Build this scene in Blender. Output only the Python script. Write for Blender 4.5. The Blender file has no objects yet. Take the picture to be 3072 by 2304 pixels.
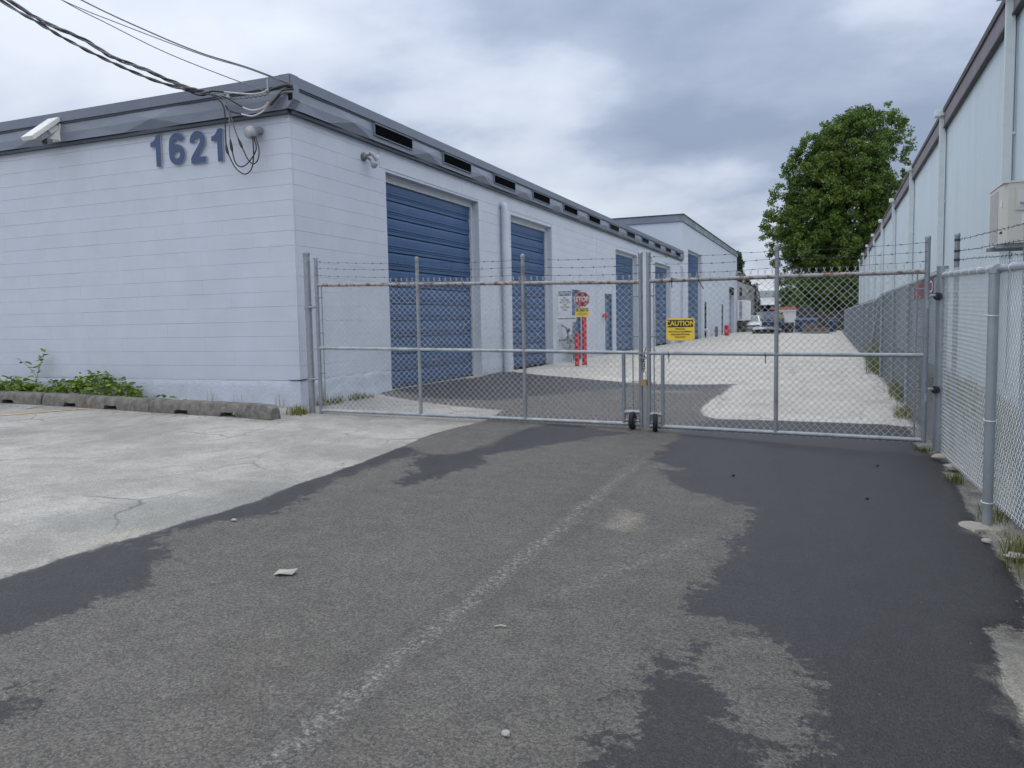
import bpy, bmesh, math, random
import numpy as np
from mathutils import Vector, Matrix, noise as mnoise

S = bpy.context.scene
C = S.collection
RAD = math.radians

# ------------------------------------------------------------------ camera
cam_d = bpy.data.cameras.new('camera')
cam = bpy.data.objects.new('camera', cam_d)
C.objects.link(cam)
cam_d.sensor_width = 36.0
cam_d.lens = 36.0 * 2330 / 3072
cam_d.clip_start = 0.05
cam_d.clip_end = 2000
_Y = Vector((950, 203, -2330)).normalized()          # lane direction seen from the camera
_F = -Vector((-6036, 71, -2330)).normalized()        # front wall direction
_X = (_F - _F.dot(_Y) * _Y).normalized()
_Z = _X.cross(_Y)
cam.matrix_world = Matrix.Translation((0, 0, 1.10)) @ Matrix((_X, _Y, _Z)).to_4x4()
S.camera = cam

# ------------------------------------------------------------------ light
SUN_EL, SUN_AZ = 74.0, 150.0       # azimuth clockwise from +Y (lane direction)
W = bpy.data.worlds.new('World')
S.world = W
W.use_nodes = True
nt = W.node_tree
nt.nodes.clear()
N = nt.nodes.new
L = nt.links.new
out = N('ShaderNodeOutputWorld')
bg = N('ShaderNodeBackground')
sky = N('ShaderNodeTexSky')
sky.sky_type = 'NISHITA'
sky.sun_disc = False
sky.sun_elevation = RAD(SUN_EL)
sky.sun_rotation = RAD(SUN_AZ)
tc = N('ShaderNodeTexCoord')
sep = N('ShaderNodeSeparateXYZ'); L(tc.outputs['Generated'], sep.inputs[0])
zc = N('ShaderNodeMath'); zc.operation = 'MAXIMUM'; zc.inputs[1].default_value = 0.0; L(sep.outputs[2], zc.inputs[0])
za = N('ShaderNodeMath'); za.operation = 'ADD'; za.inputs[1].default_value = 0.36; L(zc.outputs[0], za.inputs[0])
dx = N('ShaderNodeMath'); dx.operation = 'DIVIDE'; L(sep.outputs[0], dx.inputs[0]); L(za.outputs[0], dx.inputs[1])
dy = N('ShaderNodeMath'); dy.operation = 'DIVIDE'; L(sep.outputs[1], dy.inputs[0]); L(za.outputs[0], dy.inputs[1])
cmb = N('ShaderNodeCombineXYZ'); L(dx.outputs[0], cmb.inputs[0]); L(dy.outputs[0], cmb.inputs[1])
mp = N('ShaderNodeMapping'); L(cmb.outputs[0], mp.inputs[0])
mp.inputs['Rotation'].default_value = (0, 0, RAD(-24))
mp.inputs['Scale'].default_value = (0.8, 1.0, 1)
mp.inputs['Location'].default_value = (7.76, 8.63, 0.0)
n1 = N('ShaderNodeTexNoise'); n1.inputs['Scale'].default_value = 0.85; n1.inputs['Detail'].default_value = 7; n1.inputs['Roughness'].default_value = 0.48; n1.inputs['Distortion'].default_value = 0.25
L(mp.outputs[0], n1.inputs['Vector'])
n2 = N('ShaderNodeTexNoise'); n2.inputs['Scale'].default_value = 2.9; n2.inputs['Detail'].default_value = 8; n2.inputs['Roughness'].default_value = 0.5
L(mp.outputs[0], n2.inputs['Vector'])
ad = N('ShaderNodeMath'); ad.operation = 'MULTIPLY_ADD'; ad.inputs[1].default_value = 0.46; L(n2.outputs['Fac'], ad.inputs[0]); L(n1.outputs['Fac'], ad.inputs[2])
cr = N('ShaderNodeValToRGB')
e = cr.color_ramp.elements
e[0].position = 0.575; e[0].color = (0.205, 0.248, 0.338, 1)
e[1].position = 0.84; e[1].color = (0.52, 0.555, 0.615, 1)
m_ = cr.color_ramp.elements.new(0.66); m_.color = (0.272, 0.318, 0.412, 1)
m_ = cr.color_ramp.elements.new(0.74); m_.color = (0.415, 0.458, 0.545, 1)
L(ad.outputs[0], cr.inputs[0])
sk = N('ShaderNodeVectorMath'); sk.operation = 'SCALE'; sk.inputs['Scale'].default_value = 0.10; L(sky.outputs[0], sk.inputs[0])
mx = N('ShaderNodeMix'); mx.data_type = 'RGBA'; mx.inputs[0].default_value = 0.94
L(sk.outputs[0], mx.inputs[6]); L(cr.outputs[0], mx.inputs[7])
L(mx.outputs[2], bg.inputs[0])
gr_ = N('ShaderNodeMath'); gr_.operation = 'MULTIPLY_ADD'; gr_.inputs[1].default_value = 0.85; gr_.inputs[2].default_value = 0.86   # overcast sky brightens towards the zenith
L(zc.outputs[0], gr_.inputs[0]); L(gr_.outputs[0], bg.inputs[1])
L(bg.outputs[0], out.inputs[0])

sun_d = bpy.data.lights.new('sun', 'SUN')
sun_d.energy = 1.5
sun_d.angle = RAD(120)
sun_d.color = (1.0, 0.96, 0.90)
sun = bpy.data.objects.new('sun', sun_d)
C.objects.link(sun)
_sd = Vector((math.sin(RAD(SUN_AZ)) * math.cos(RAD(SUN_EL)), math.cos(RAD(SUN_AZ)) * math.cos(RAD(SUN_EL)), math.sin(RAD(SUN_EL))))
sun.rotation_euler = _sd.to_track_quat('Z', 'Y').to_euler()

S.view_settings.view_transform = 'Standard'
S.view_settings.look = 'None'
S.view_settings.exposure = 0.57
S.view_settings.gamma = 1.0
S.cycles.use_adaptive_sampling = True
S.cycles.adaptive_threshold = 0.03
S.cycles.max_bounces = 4
S.cycles.diffuse_bounces = 3
S.cycles.glossy_bounces = 2
S.cycles.transparent_max_bounces = 4
S.cycles.use_denoising = True

# ------------------------------------------------------------------ helpers
random.seed(7)
rng = np.random.default_rng(11)


def smooth(a, b, x):
    t = min(1.0, max(0.0, (x - a) / (b - a)))
    return t * t * (3 - 2 * t)


def gz(x, y):
    """height of the paved ground"""
    s = 0.034 + (0.013 - 0.034) * smooth(8.5, 14, y)
    xx = min(max(x, -6.67), 6) + 6.67
    return -0.005 - s * xx - 0.010 * max(0.0, min(8.7, 8.7 - y))


def lk(n_t, a, b):
    n_t.links.new(a, b)


def material(name, col, rough=0.6, metal=0.0, var=0.12, vscale=6.0, bump=0.0, bscale=60.0, spec=0.5,
             dirt=None, dirt_amt=0.0, dirt_scale=1.5, stretch=(1, 1, 1), objrand=0.0, dlo=0.50, dhi=0.68):
    m = bpy.data.materials.new(name)
    m.use_nodes = True
    t = m.node_tree
    p = t.nodes['Principled BSDF']
    p.inputs['Roughness'].default_value = rough
    p.inputs['Metallic'].default_value = metal
    p.inputs['Specular IOR Level'].default_value = spec
    co = t.nodes.new('ShaderNodeTexCoord')
    mpn = t.nodes.new('ShaderNodeMapping')
    mpn.inputs['Scale'].default_value = stretch
    geo = t.nodes.new('ShaderNodeNewGeometry')
    lk(t, geo.outputs['Position'], mpn.inputs[0])
    nz = t.nodes.new('ShaderNodeTexNoise')
    nz.inputs['Scale'].default_value = vscale
    nz.inputs['Detail'].default_value = 4
    nz.inputs['Roughness'].default_value = 0.62
    lk(t, mpn.outputs[0], nz.inputs['Vector'])
    rmp = t.nodes.new('ShaderNodeMapRange')
    rmp.inputs[1].default_value = 0.3; rmp.inputs[2].default_value = 0.7
    rmp.inputs[3].default_value = 1 - var; rmp.inputs[4].default_value = 1 + var
    lk(t, nz.outputs['Fac'], rmp.inputs[0])
    last = rmp.outputs[0]
    if objrand:
        oi = t.nodes.new('ShaderNodeObjectInfo')
        r2 = t.nodes.new('ShaderNodeMapRange')
        r2.inputs[3].default_value = 1 - objrand; r2.inputs[4].default_value = 1 + objrand
        lk(t, oi.outputs['Random'], r2.inputs[0])
        mu = t.nodes.new('ShaderNodeMath'); mu.operation = 'MULTIPLY'
        lk(t, last, mu.inputs[0]); lk(t, r2.outputs[0], mu.inputs[1]); last = mu.outputs[0]
    vm = t.nodes.new('ShaderNodeVectorMath'); vm.operation = 'SCALE'
    vm.inputs[0].default_value = col[:3]
    lk(t, last, vm.inputs['Scale'])
    cout = vm.outputs[0]
    if dirt is not None:
        nd = t.nodes.new('ShaderNodeTexNoise')
        nd.inputs['Scale'].default_value = dirt_scale; nd.inputs['Detail'].default_value = 5; nd.inputs['Roughness'].default_value = 0.7
        lk(t, mpn.outputs[0], nd.inputs['Vector'])
        rd = t.nodes.new('ShaderNodeMapRange')
        rd.inputs[1].default_value = dlo; rd.inputs[2].default_value = dhi; rd.inputs[3].default_value = 0; rd.inputs[4].default_value = dirt_amt
        lk(t, nd.outputs['Fac'], rd.inputs[0])
        mxx = t.nodes.new('ShaderNodeMix'); mxx.data_type = 'RGBA'
        lk(t, rd.outputs[0], mxx.inputs[0]); lk(t, cout, mxx.inputs[6]); mxx.inputs[7].default_value = (*dirt[:3], 1)
        cout = mxx.outputs[2]
    lk(t, cout, p.inputs['Base Color'])
    if bump:
        nb = t.nodes.new('ShaderNodeTexNoise')
        nb.inputs['Scale'].default_value = bscale; nb.inputs['Detail'].default_value = 3
        lk(t, mpn.outputs[0], nb.inputs['Vector'])
        bp = t.nodes.new('ShaderNodeBump'); bp.inputs['Strength'].default_value = bump; bp.inputs['Distance'].default_value = 0.01
        lk(t, nb.outputs['Fac'], bp.inputs['Height'])
        lk(t, bp.outputs[0], p.inputs['Normal'])
    return m


class MB:
    """collects geometry for ONE mesh"""
    def __init__(s):
        s.v = []; s.f = []

    def add(s, vs, fs):
        b = len(s.v)
        s.v += [tuple(map(float, q)) for q in vs]
        s.f += [tuple(i + b for i in q) for q in fs]
        return s

    def box(s, a, b):
        (x0, y0, z0), (x1, y1, z1) = a, b
        return s.add([(x0, y0, z0), (x1, y0, z0), (x1, y1, z0), (x0, y1, z0), (x0, y0, z1), (x1, y0, z1), (x1, y1, z1), (x0, y1, z1)],
                     [(0, 3, 2, 1), (4, 5, 6, 7), (0, 1, 5, 4), (1, 2, 6, 5), (2, 3, 7, 6), (3, 0, 4, 7)])

    def obox(s, c, ux, uy, uz, sx, sy, sz):
        c, ux, uy, uz = Vector(c), Vector(ux).normalized(), Vector(uy).normalized(), Vector(uz).normalized()
        vs = []
        for k in (-1, 1):
            for i, j in ((-1, -1), (1, -1), (1, 1), (-1, 1)):
                vs.append(c + ux * (i * sx / 2) + uy * (j * sy / 2) + uz * (k * sz / 2))
        return s.add(vs, [(0, 3, 2, 1), (4, 5, 6, 7), (0, 1, 5, 4), (1, 2, 6, 5), (2, 3, 7, 6), (3, 0, 4, 7)])

    def tube(s, pts, r, n=8, caps=True):
        pts = [Vector(p) for p in pts]
        rs = r if isinstance(r, (list, tuple)) else [r] * len(pts)
        prev = None; rings = []
        for i, p in enumerate(pts):
            d = (pts[min(i + 1, len(pts) - 1)] - pts[max(i - 1, 0)])
            d = d.normalized() if d.length > 1e-9 else Vector((0, 0, 1))
            if prev is None:
                a = d.orthogonal().normalized()
            else:
                a = (prev - d * prev.dot(d))
                a = a.normalized() if a.length > 1e-6 else d.orthogonal().normalized()
            prev = a
            b = d.cross(a)
            rings.append([p + (a * math.cos(2 * math.pi * k / n) + b * math.sin(2 * math.pi * k / n)) * rs[i] for k in range(n)])
        vs = [q for ring in rings for q in ring]
        fs = []
        for i in range(len(pts) - 1):
            for k in range(n):
                fs.append((i * n + k, i * n + (k + 1) % n, (i + 1) * n + (k + 1) % n, (i + 1) * n + k))
        if caps:
            fs.append(tuple(reversed(range(n))))
            fs.append(tuple((len(pts) - 1) * n + k for k in range(n)))
        return s.add(vs, fs)

    def lathe(s, c, axis, prof, n=16):
        """prof: list of (radius, distance along axis)"""
        c = Vector(c); d = Vector(axis).normalized(); a = d.orthogonal().normalized(); b = d.cross(a)
        vs = []; fs = []
        for (r, h) in prof:
            for k in range(n):
                t = 2 * math.pi * k / n
                vs.append(c + d * h + (a * math.cos(t) + b * math.sin(t)) * max(r, 1e-4))
        for i in range(len(prof) - 1):
            for k in range(n):
                fs.append((i * n + k, i * n + (k + 1) % n, (i + 1) * n + (k + 1) % n, (i + 1) * n + k))
        fs.append(tuple(reversed(range(n)))); fs.append(tuple((len(prof) - 1) * n + k for k in range(n)))
        return s.add(vs, fs)

    def prism(s, poly, o, ux, uy, depth):
        """extrude a 2-D polygon (in ux, uy) along ux x uy by depth"""
        o, ux, uy = Vector(o), Vector(ux), Vector(uy); nn = ux.cross(uy).normalized()
        n = len(poly)
        vs = [o + ux * a + uy * b for a, b in poly] + [o + ux * a + uy * b + nn * depth for a, b in poly]
        fs = [tuple(reversed(range(n))), tuple(range(n, 2 * n))] + [(i, (i + 1) % n, n + (i + 1) % n, n + i) for i in range(n)]
        return s.add(vs, fs)

    def build(s, name, m, parent=None, smooth_=False, origin=None):
        return make_obj(name, s.v, s.f, m, parent, smooth_, origin)


BASE = {}


def make_obj(name, v, f, m, parent=None, smooth_=False, origin=None):
    v = np.asarray(v, dtype=float).reshape(-1, 3)
    if parent is not None:
        b = BASE[parent.name]
    elif origin is not None:
        b = Vector(origin)
    else:
        lo, hi = v.min(0), v.max(0)
        b = Vector(((lo[0] + hi[0]) / 2, (lo[1] + hi[1]) / 2, lo[2]))
    me = bpy.data.meshes.new(name)
    me.from_pydata((v - np.array(b)).tolist(), [], f)
    me.materials.append(m)
    if smooth_:
        me.polygons.foreach_set('use_smooth', [True] * len(me.polygons))
        if smooth_ != 'all':
            try:
                me.set_sharp_from_angle(angle=RAD(40))
            except Exception:
                pass
    me.update()
    o = bpy.data.objects.new(name, me)
    C.objects.link(o)
    if parent is not None:
        o.parent = parent
    else:
        o.location = b
    BASE[o.name] = b
    return o


def thing(name, label, cat, loc, group=None):
    o = bpy.data.objects.new(name, None)
    C.objects.link(o)
    o.location = loc
    o.empty_display_size = 0.1
    BASE[o.name] = Vector(loc)
    return tag(o, label, cat, group)


def tag(o, label=None, cat=None, group=None, kind=None):
    if label: o['label'] = label
    if cat: o['category'] = cat
    if group: o['group'] = group
    if kind: o['kind'] = kind
    return o


def text_geo(body, size, extrude=0.0, offset=0.0, align='CENTER', sx=1.0, shear=0.0):
    cu = bpy.data.curves.new('t', 'FONT')
    cu.body = body
    cu.size = size; cu.extrude = extrude; cu.offset = offset; cu.align_x = align; cu.align_y = 'CENTER'; cu.shear = shear
    cu.resolution_u = 3
    ob = bpy.data.objects.new('t', cu)
    C.objects.link(ob)
    dg = bpy.context.evaluated_depsgraph_get()
    me = ob.evaluated_get(dg).to_mesh()
    vs = [(v.co.x * sx, v.co.y, v.co.z) for v in me.vertices]
    fs = [tuple(p.vertices) for p in me.polygons]
    ob.evaluated_get(dg).to_mesh_clear()
    bpy.data.objects.remove(ob); bpy.data.curves.remove(cu)
    return vs, fs


def text_mb(mb, body, size, o, ux, uy, nrm, **k):
    vs, fs = text_geo(body, size, **k)
    o, ux, uy, nrm = Vector(o), Vector(ux).normalized(), Vector(uy).normalized(), Vector(nrm).normalized()
    return mb.add([o + ux * a + uy * b + nrm * c for a, b, c in vs], fs)


# ------------------------------------------------------------------ materials
M = {}
M['wall'] = material('painted_block', (0.462, 0.500, 0.578), 0.62, var=0.04, vscale=2.2, bump=0.3, bscale=90, dirt=(0.41, 0.45, 0.535), dirt_amt=0.35, dirt_scale=0.7, objrand=0.007)
M['footing'] = material('painted_footing', (0.46, 0.503, 0.588), 0.7, var=0.06, vscale=5, bump=0.9, bscale=38, dirt=(0.30, 0.31, 0.31), dirt_amt=0.4, dirt_scale=2.6)
M['mortar'] = material('painted_joint', (0.45, 0.495, 0.57), 0.8, var=0.05)
M['fascia'] = material('grey_sheet_metal', (0.155, 0.18, 0.23), 0.42, metal=0.0, var=0.07, vscale=1.6, dirt=(0.15, 0.17, 0.21), dirt_amt=0.35, dirt_scale=1.2)
M['cap'] = material('grey_cap_flashing', (0.135, 0.157, 0.205), 0.4, var=0.06, vscale=2)
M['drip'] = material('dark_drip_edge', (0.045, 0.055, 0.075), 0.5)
M['blue_door'] = material('blue_door_paint', (0.026, 0.074, 0.178), 0.36, var=0.10, vscale=1.4, dirt=(0.038, 0.10, 0.225), dirt_amt=0.5, dirt_scale=0.8, stretch=(1, 1, 0.5))
M['blue_man'] = material('blue_man_door_paint', (0.060, 0.115, 0.20), 0.4, var=0.06)
M['door_frame'] = material('pale_door_frame', (0.46, 0.49, 0.52), 0.6, var=0.06)
M['dark'] = material('dark_opening', (0.010, 0.011, 0.013), 0.9, var=0.1, spec=0.1)
M['louvre'] = material('shade_black_louvre', (0.005, 0.0055, 0.007), 0.9, spec=0.05)  # near-black slats carry the shade inside the vent slots as colour
M['galv'] = material('galvanised_steel', (0.245, 0.27, 0.305), 0.42, metal=0.35, var=0.13, vscale=14, dirt=(0.24, 0.26, 0.27), dirt_amt=0.5, dirt_scale=7)
M['galv_new'] = material('new_galvanised_steel', (0.32, 0.355, 0.385), 0.36, metal=0.4, var=0.07, vscale=9)
M['galv_wire'] = material('galvanised_wire', (0.56, 0.59, 0.61), 0.4, metal=0.25, var=0.15, vscale=9)
M['galv_wire_new'] = material('bright_galvanised_wire', (0.74, 0.77, 0.79), 0.36, metal=0.2, var=0.1, vscale=9)
M['dull_wire'] = material('dull_galvanised_wire', (0.25, 0.28, 0.31), 0.5, metal=0.3, var=0.15, vscale=3)
M['barb'] = material('dark_barbed_wire', (0.055, 0.055, 0.065), 0.6, metal=0.3)
M['rust_rail'] = material('rusted_rail', (0.29, 0.30, 0.305), 0.6, metal=0.15, var=0.15, vscale=10, dirt=(0.17, 0.065, 0.028), dirt_amt=0.95, dirt_scale=19, dlo=0.51, dhi=0.57)
M['rust_post'] = material('part_rusted_post', (0.26, 0.285, 0.305), 0.55, metal=0.2, var=0.15, vscale=10, dirt=(0.15, 0.07, 0.035), dirt_amt=0.7, dirt_scale=5)
M['mid_rail'] = material('weathered_rail', (0.33, 0.36, 0.385), 0.5, metal=0.2, var=0.22, vscale=11, dirt=(0.20, 0.20, 0.18), dirt_amt=0.6, dirt_scale=12)
M['rubber'] = material('black_rubber', (0.014, 0.014, 0.016), 0.75, var=0.2, vscale=30)
M['brass'] = material('brass', (0.42, 0.29, 0.11), 0.4, metal=0.6)
M['steel'] = material('bright_steel', (0.6, 0.62, 0.63), 0.3, metal=0.8)
M['yellow'] = material('yellow_sign', (0.80, 0.56, 0.045), 0.45, var=0.05)
M['black_print'] = material('black_print', (0.012, 0.012, 0.012), 0.5)
M['white_sign'] = material('white_sign', (0.70, 0.72, 0.74), 0.5, var=0.04)
M['blue_print'] = material('blue_print', (0.025, 0.09, 0.22), 0.5)
M['stop_red'] = material('stop_red', (0.25, 0.022, 0.03), 0.45, var=0.08)
M['post_red'] = material('post_red', (0.50, 0.018, 0.028), 0.42, var=0.10, vscale=9)
M['maroon'] = material('maroon_sign', (0.17, 0.025, 0.03), 0.5)
M['num_blue'] = material('number_blue', (0.036, 0.068, 0.155), 0.4, var=0.05)
M['num_side'] = material('number_edge', (0.36, 0.39, 0.45), 0.5)
M['cable'] = material('grey_cable', (0.125, 0.13, 0.145), 0.5, var=0.2, vscale=8)
M['cable_dark'] = material('black_cable', (0.016, 0.018, 0.022), 0.5)
M['cable_blue'] = material('blue_cable', (0.05, 0.11, 0.15), 0.5)
M['cable_tan'] = material('tan_cable', (0.28, 0.23, 0.18), 0.6)
M['cable_white'] = material('pale_cable', (0.50, 0.51, 0.52), 0.5)
M['grey_plastic'] = material('grey_plastic', (0.33, 0.34, 0.37), 0.45)
M['lamp_white'] = material('off_white_plastic', (0.62, 0.63, 0.61), 0.4, var=0.05)
M['lamp_black'] = material('black_plastic', (0.015, 0.016, 0.018), 0.4)
M['lens'] = material('lamp_glass', (0.55, 0.58, 0.60), 0.12)
M['ac_body'] = material('beige_unit_casing', (0.58, 0.57, 0.52), 0.45, var=0.04, vscale=3, dirt=(0.42, 0.41, 0.37), dirt_amt=0.3, dirt_scale=3)
M['ac_dark'] = material('unit_grille', (0.42, 0.40, 0.385), 0.55)
M['panel'] = material('pale_blue_wall_panel', (0.545, 0.63, 0.668), 0.55, var=0.04, vscale=1.3, dirt=(0.455, 0.53, 0.565), dirt_amt=0.45, dirt_scale=1.1, stretch=(1, 1.6, 0.35))
M['panel_trim'] = material('pale_trim', (0.58, 0.64, 0.66), 0.5, var=0.06)
M['brown_trim'] = material('brown_roof_trim', (0.165, 0.145, 0.155), 0.55, var=0.15, vscale=4)
M['brown_dark'] = material('dark_roof_edge', (0.05, 0.042, 0.045), 0.6, var=0.2)
M['stop_conc'] = material('old_concrete', (0.150, 0.141, 0.127), 0.9, var=0.38, vscale=11, bump=1.0, bscale=55, dirt=(0.055, 0.054, 0.05), dirt_amt=0.8, dirt_scale=6)
M['conc_pale'] = material('pale_concrete', (0.34, 0.315, 0.27), 0.9, var=0.15, vscale=9, bump=0.8, bscale=50)
M['annex'] = material('annex_paint', (0.45, 0.50, 0.57), 0.65, var=0.04, vscale=1.2)
M['annex_fascia'] = material('streaked_fascia', (0.15, 0.18, 0.205), 0.6, var=0.2, vscale=1.2, dirt=(0.33, 0.36, 0.38), dirt_amt=0.75, dirt_scale=1.4)
M['bare_conc'] = material('bare_grey_wall', (0.27, 0.275, 0.275), 0.85, var=0.12, vscale=1.4)
M['far_white'] = material('far_white_wall', (0.72, 0.74, 0.76), 0.6, var=0.04)
M['far_band'] = material('far_grey_band', (0.30, 0.34, 0.38), 0.6)
M['car_white'] = material('white_car_paint', (0.70, 0.72, 0.74), 0.25, var=0.03)
M['car_dark'] = material('dark_car_paint', (0.035, 0.037, 0.042), 0.25)
M['glass'] = material('car_glass', (0.10, 0.125, 0.13), 0.08)
M['dump_blue'] = material('dumpster_blue', (0.018, 0.045, 0.135), 0.5, var=0.2, vscale=3)
M['lav_box'] = material('lavender_grey_box', (0.22, 0.25, 0.33), 0.6, var=0.08)
M['ochre'] = material('ochre_panel', (0.42, 0.33, 0.14), 0.6)
M['wood'] = material('weathered_wood', (0.20, 0.155, 0.125), 0.8, var=0.25, vscale=7)
M['junk'] = material('black_scrap', (0.02, 0.02, 0.024), 0.7, var=0.3)
M['red_pipe'] = material('faded_red_steel', (0.38, 0.13, 0.11), 0.6)
M['bark'] = material('bark', (0.07, 0.055, 0.042), 0.9, var=0.3, vscale=8, bump=0.5, bscale=20)
M['stone'] = material('pale_stone', (0.36, 0.345, 0.32), 0.8, var=0.1, vscale=30)
M['paper'] = material('crumpled_paper', (0.36, 0.35, 0.315), 0.8, var=0.08, vscale=40)
M['line_yellow'] = material('worn_yellow_paint', (0.62, 0.44, 0.14), 0.8, var=0.2, vscale=20, dirt=(0.30, 0.29, 0.26), dirt_amt=0.7, dirt_scale=14)


def leaf_material(name, c1, c2, trans=0.25):
    m = bpy.data.materials.new(name)
    m.use_nodes = True
    t = m.node_tree
    p = t.nodes['Principled BSDF']
    at = t.nodes.new('ShaderNodeAttribute'); at.attribute_name = 'tint'
    oi = t.nodes.new('ShaderNodeObjectInfo')
    a2 = t.nodes.new('ShaderNodeMath'); a2.operation = 'ADD'
    lk(t, at.outputs['Fac'], a2.inputs[0])
    m2 = t.nodes.new('ShaderNodeMath'); m2.operation = 'MULTIPLY'; m2.inputs[1].default_value = 0.0 if trans >= 0.25 else 1.0
    lk(t, oi.outputs['Random'], m2.inputs[0]); lk(t, m2.outputs[0], a2.inputs[1])
    mxx = t.nodes.new('ShaderNodeMix'); mxx.data_type = 'RGBA'
    lk(t, a2.outputs[0], mxx.inputs[0])
    mxx.inputs[6].default_value = (*c1, 1); mxx.inputs[7].default_value = (*c2, 1)
    lk(t, mxx.outputs[2], p.inputs['Base Color'])
    p.inputs['Roughness'].default_value = 0.5
    p.inputs['Specular IOR Level'].default_value = 0.3
    tr = t.nodes.new('ShaderNodeBsdfTranslucent')
    lk(t, mxx.outputs[2], tr.inputs['Color'])
    ms = t.nodes.new('ShaderNodeMixShader'); ms.inputs[0].default_value = trans
    lk(t, p.outputs[0], ms.inputs[1]); lk(t, tr.outputs[0], ms.inputs[2])
    lk(t, ms.outputs[0], t.nodes['Material Output'].inputs[0])
    return m


M['tree_leaf'] = leaf_material('tree_leaf', (0.032, 0.074, 0.016), (0.17, 0.26, 0.050), 0.27)
M['conifer_leaf'] = leaf_material('conifer_leaf', (0.022, 0.045, 0.018), (0.05, 0.085, 0.03), 0.25)
M['bramble_leaf'] = leaf_material('bramble_leaf', (0.060, 0.125, 0.022), (0.20, 0.29, 0.055), 0.22)
M['grass_leaf'] = leaf_material('grass_blade', (0.09, 0.12, 0.025), (0.26, 0.25, 0.08), 0.26)
M['stem'] = material('bramble_stem', (0.12, 0.10, 0.05), 0.7)
M['dry_stem'] = material('dry_weed', (0.28, 0.17, 0.12), 0.8)

# ------------------------------------------------------------------ ground
def poly_sd(px, py, poly):
    """signed distance, positive inside; also nearest boundary point"""
    P = np.array(poly, float)
    d2 = np.full(px.shape, 1e18); nx = np.zeros(px.shape); ny = np.zeros(px.shape)
    inside = np.zeros(px.shape, bool)
    n = len(P)
    for i in range(n):
        ax, ay = P[i]; bx, by = P[(i + 1) % n]
        ex, ey = bx - ax, by - ay
        t = np.clip(((px - ax) * ex + (py - ay) * ey) / (ex * ex + ey * ey + 1e-12), 0, 1)
        qx, qy = ax + t * ex, ay + t * ey
        dd = (px - qx) ** 2 + (py - qy) ** 2
        k = dd < d2
        d2 = np.where(k, dd, d2); nx = np.where(k, qx, nx); ny = np.where(k, qy, ny)
        c = ((ay > py) != (by > py)) & (px < ex * (py - ay) / (ey if abs(ey) > 1e-12 else 1e-12) + ax)
        inside ^= c
    d = np.sqrt(d2)
    return np.where(inside, d, -d), nx, ny


def rough_poly(poly, step, amp, seed):
    res = []
    for i, (ax, ay) in enumerate(poly):
        bx, by = poly[(i + 1) % len(poly)]
        n = max(1, int(math.hypot(bx - ax, by - ay) / step))
        n = min(n, 60)
        for k in range(n):
            t = k / n
            x, y = ax + (bx - ax) * t, ay + (by - ay) * t
            res.append((x + amp * mnoise.noise((x * 3.1, y * 3.1, seed)) + 0.5 * amp * mnoise.noise((x * 11, y * 11, seed + 5)),
                        y + amp * mnoise.noise((x * 3.1, y * 3.1, seed + 9))))
    return res


P_left = [(-3.9, -3), (-3.9, 1.0), (-3.92, 2.0), (-3.91, 2.6), (-3.92, 3.02), (-3.86, 3.5), (-3.83, 3.94), (-3.79, 4.38), (-3.86, 4.97), (-3.86, 5.79), (-3.92, 6.46), (-4.0, 7.6),
          (-3.88, 8.6), (-3.95, 9.0), (-4.07, 9.65), (-4.73, 9.79), (-5.45, 10.0), (-6.4, 10.45), (-6.8, 10.84), (-6.8, 16.3), (-6.03, 15.61), (-5.06, 15.0), (-3.85, 14.26), (-3.07, 13.82),
          (-2.21, 13.86), (-1.50, 14.2), (-1.52, 12.95), (-1.59, 11.66), (-1.6, 10.63), (-1.49, 10.22), (-1.28, 9.97), (-0.5, 10.12), (0.67, 10.28), (0.87, 10.2), (0.9, 9.6), (0.87, 8.9),
          (0.95, 8.46), (1.0, 8.17), (0.96, 7.46), (0.99, 7.09), (0.95, 6.25), (0.95, 5.95), (0.86, 5.76), (0.89, 5.54), (0.96, 5.45), (0.93, 5.1), (0.95, 4.6), (0.93, 4.4), (0.85, 4.0),
          (0.67, 3.9), (0.66, 3.5), (0.65, 3.1), (0.66, 1.0), (0.7, -3)]
POLY_NEW = rough_poly(P_left, 0.12, 0.028, 1.0)
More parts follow.
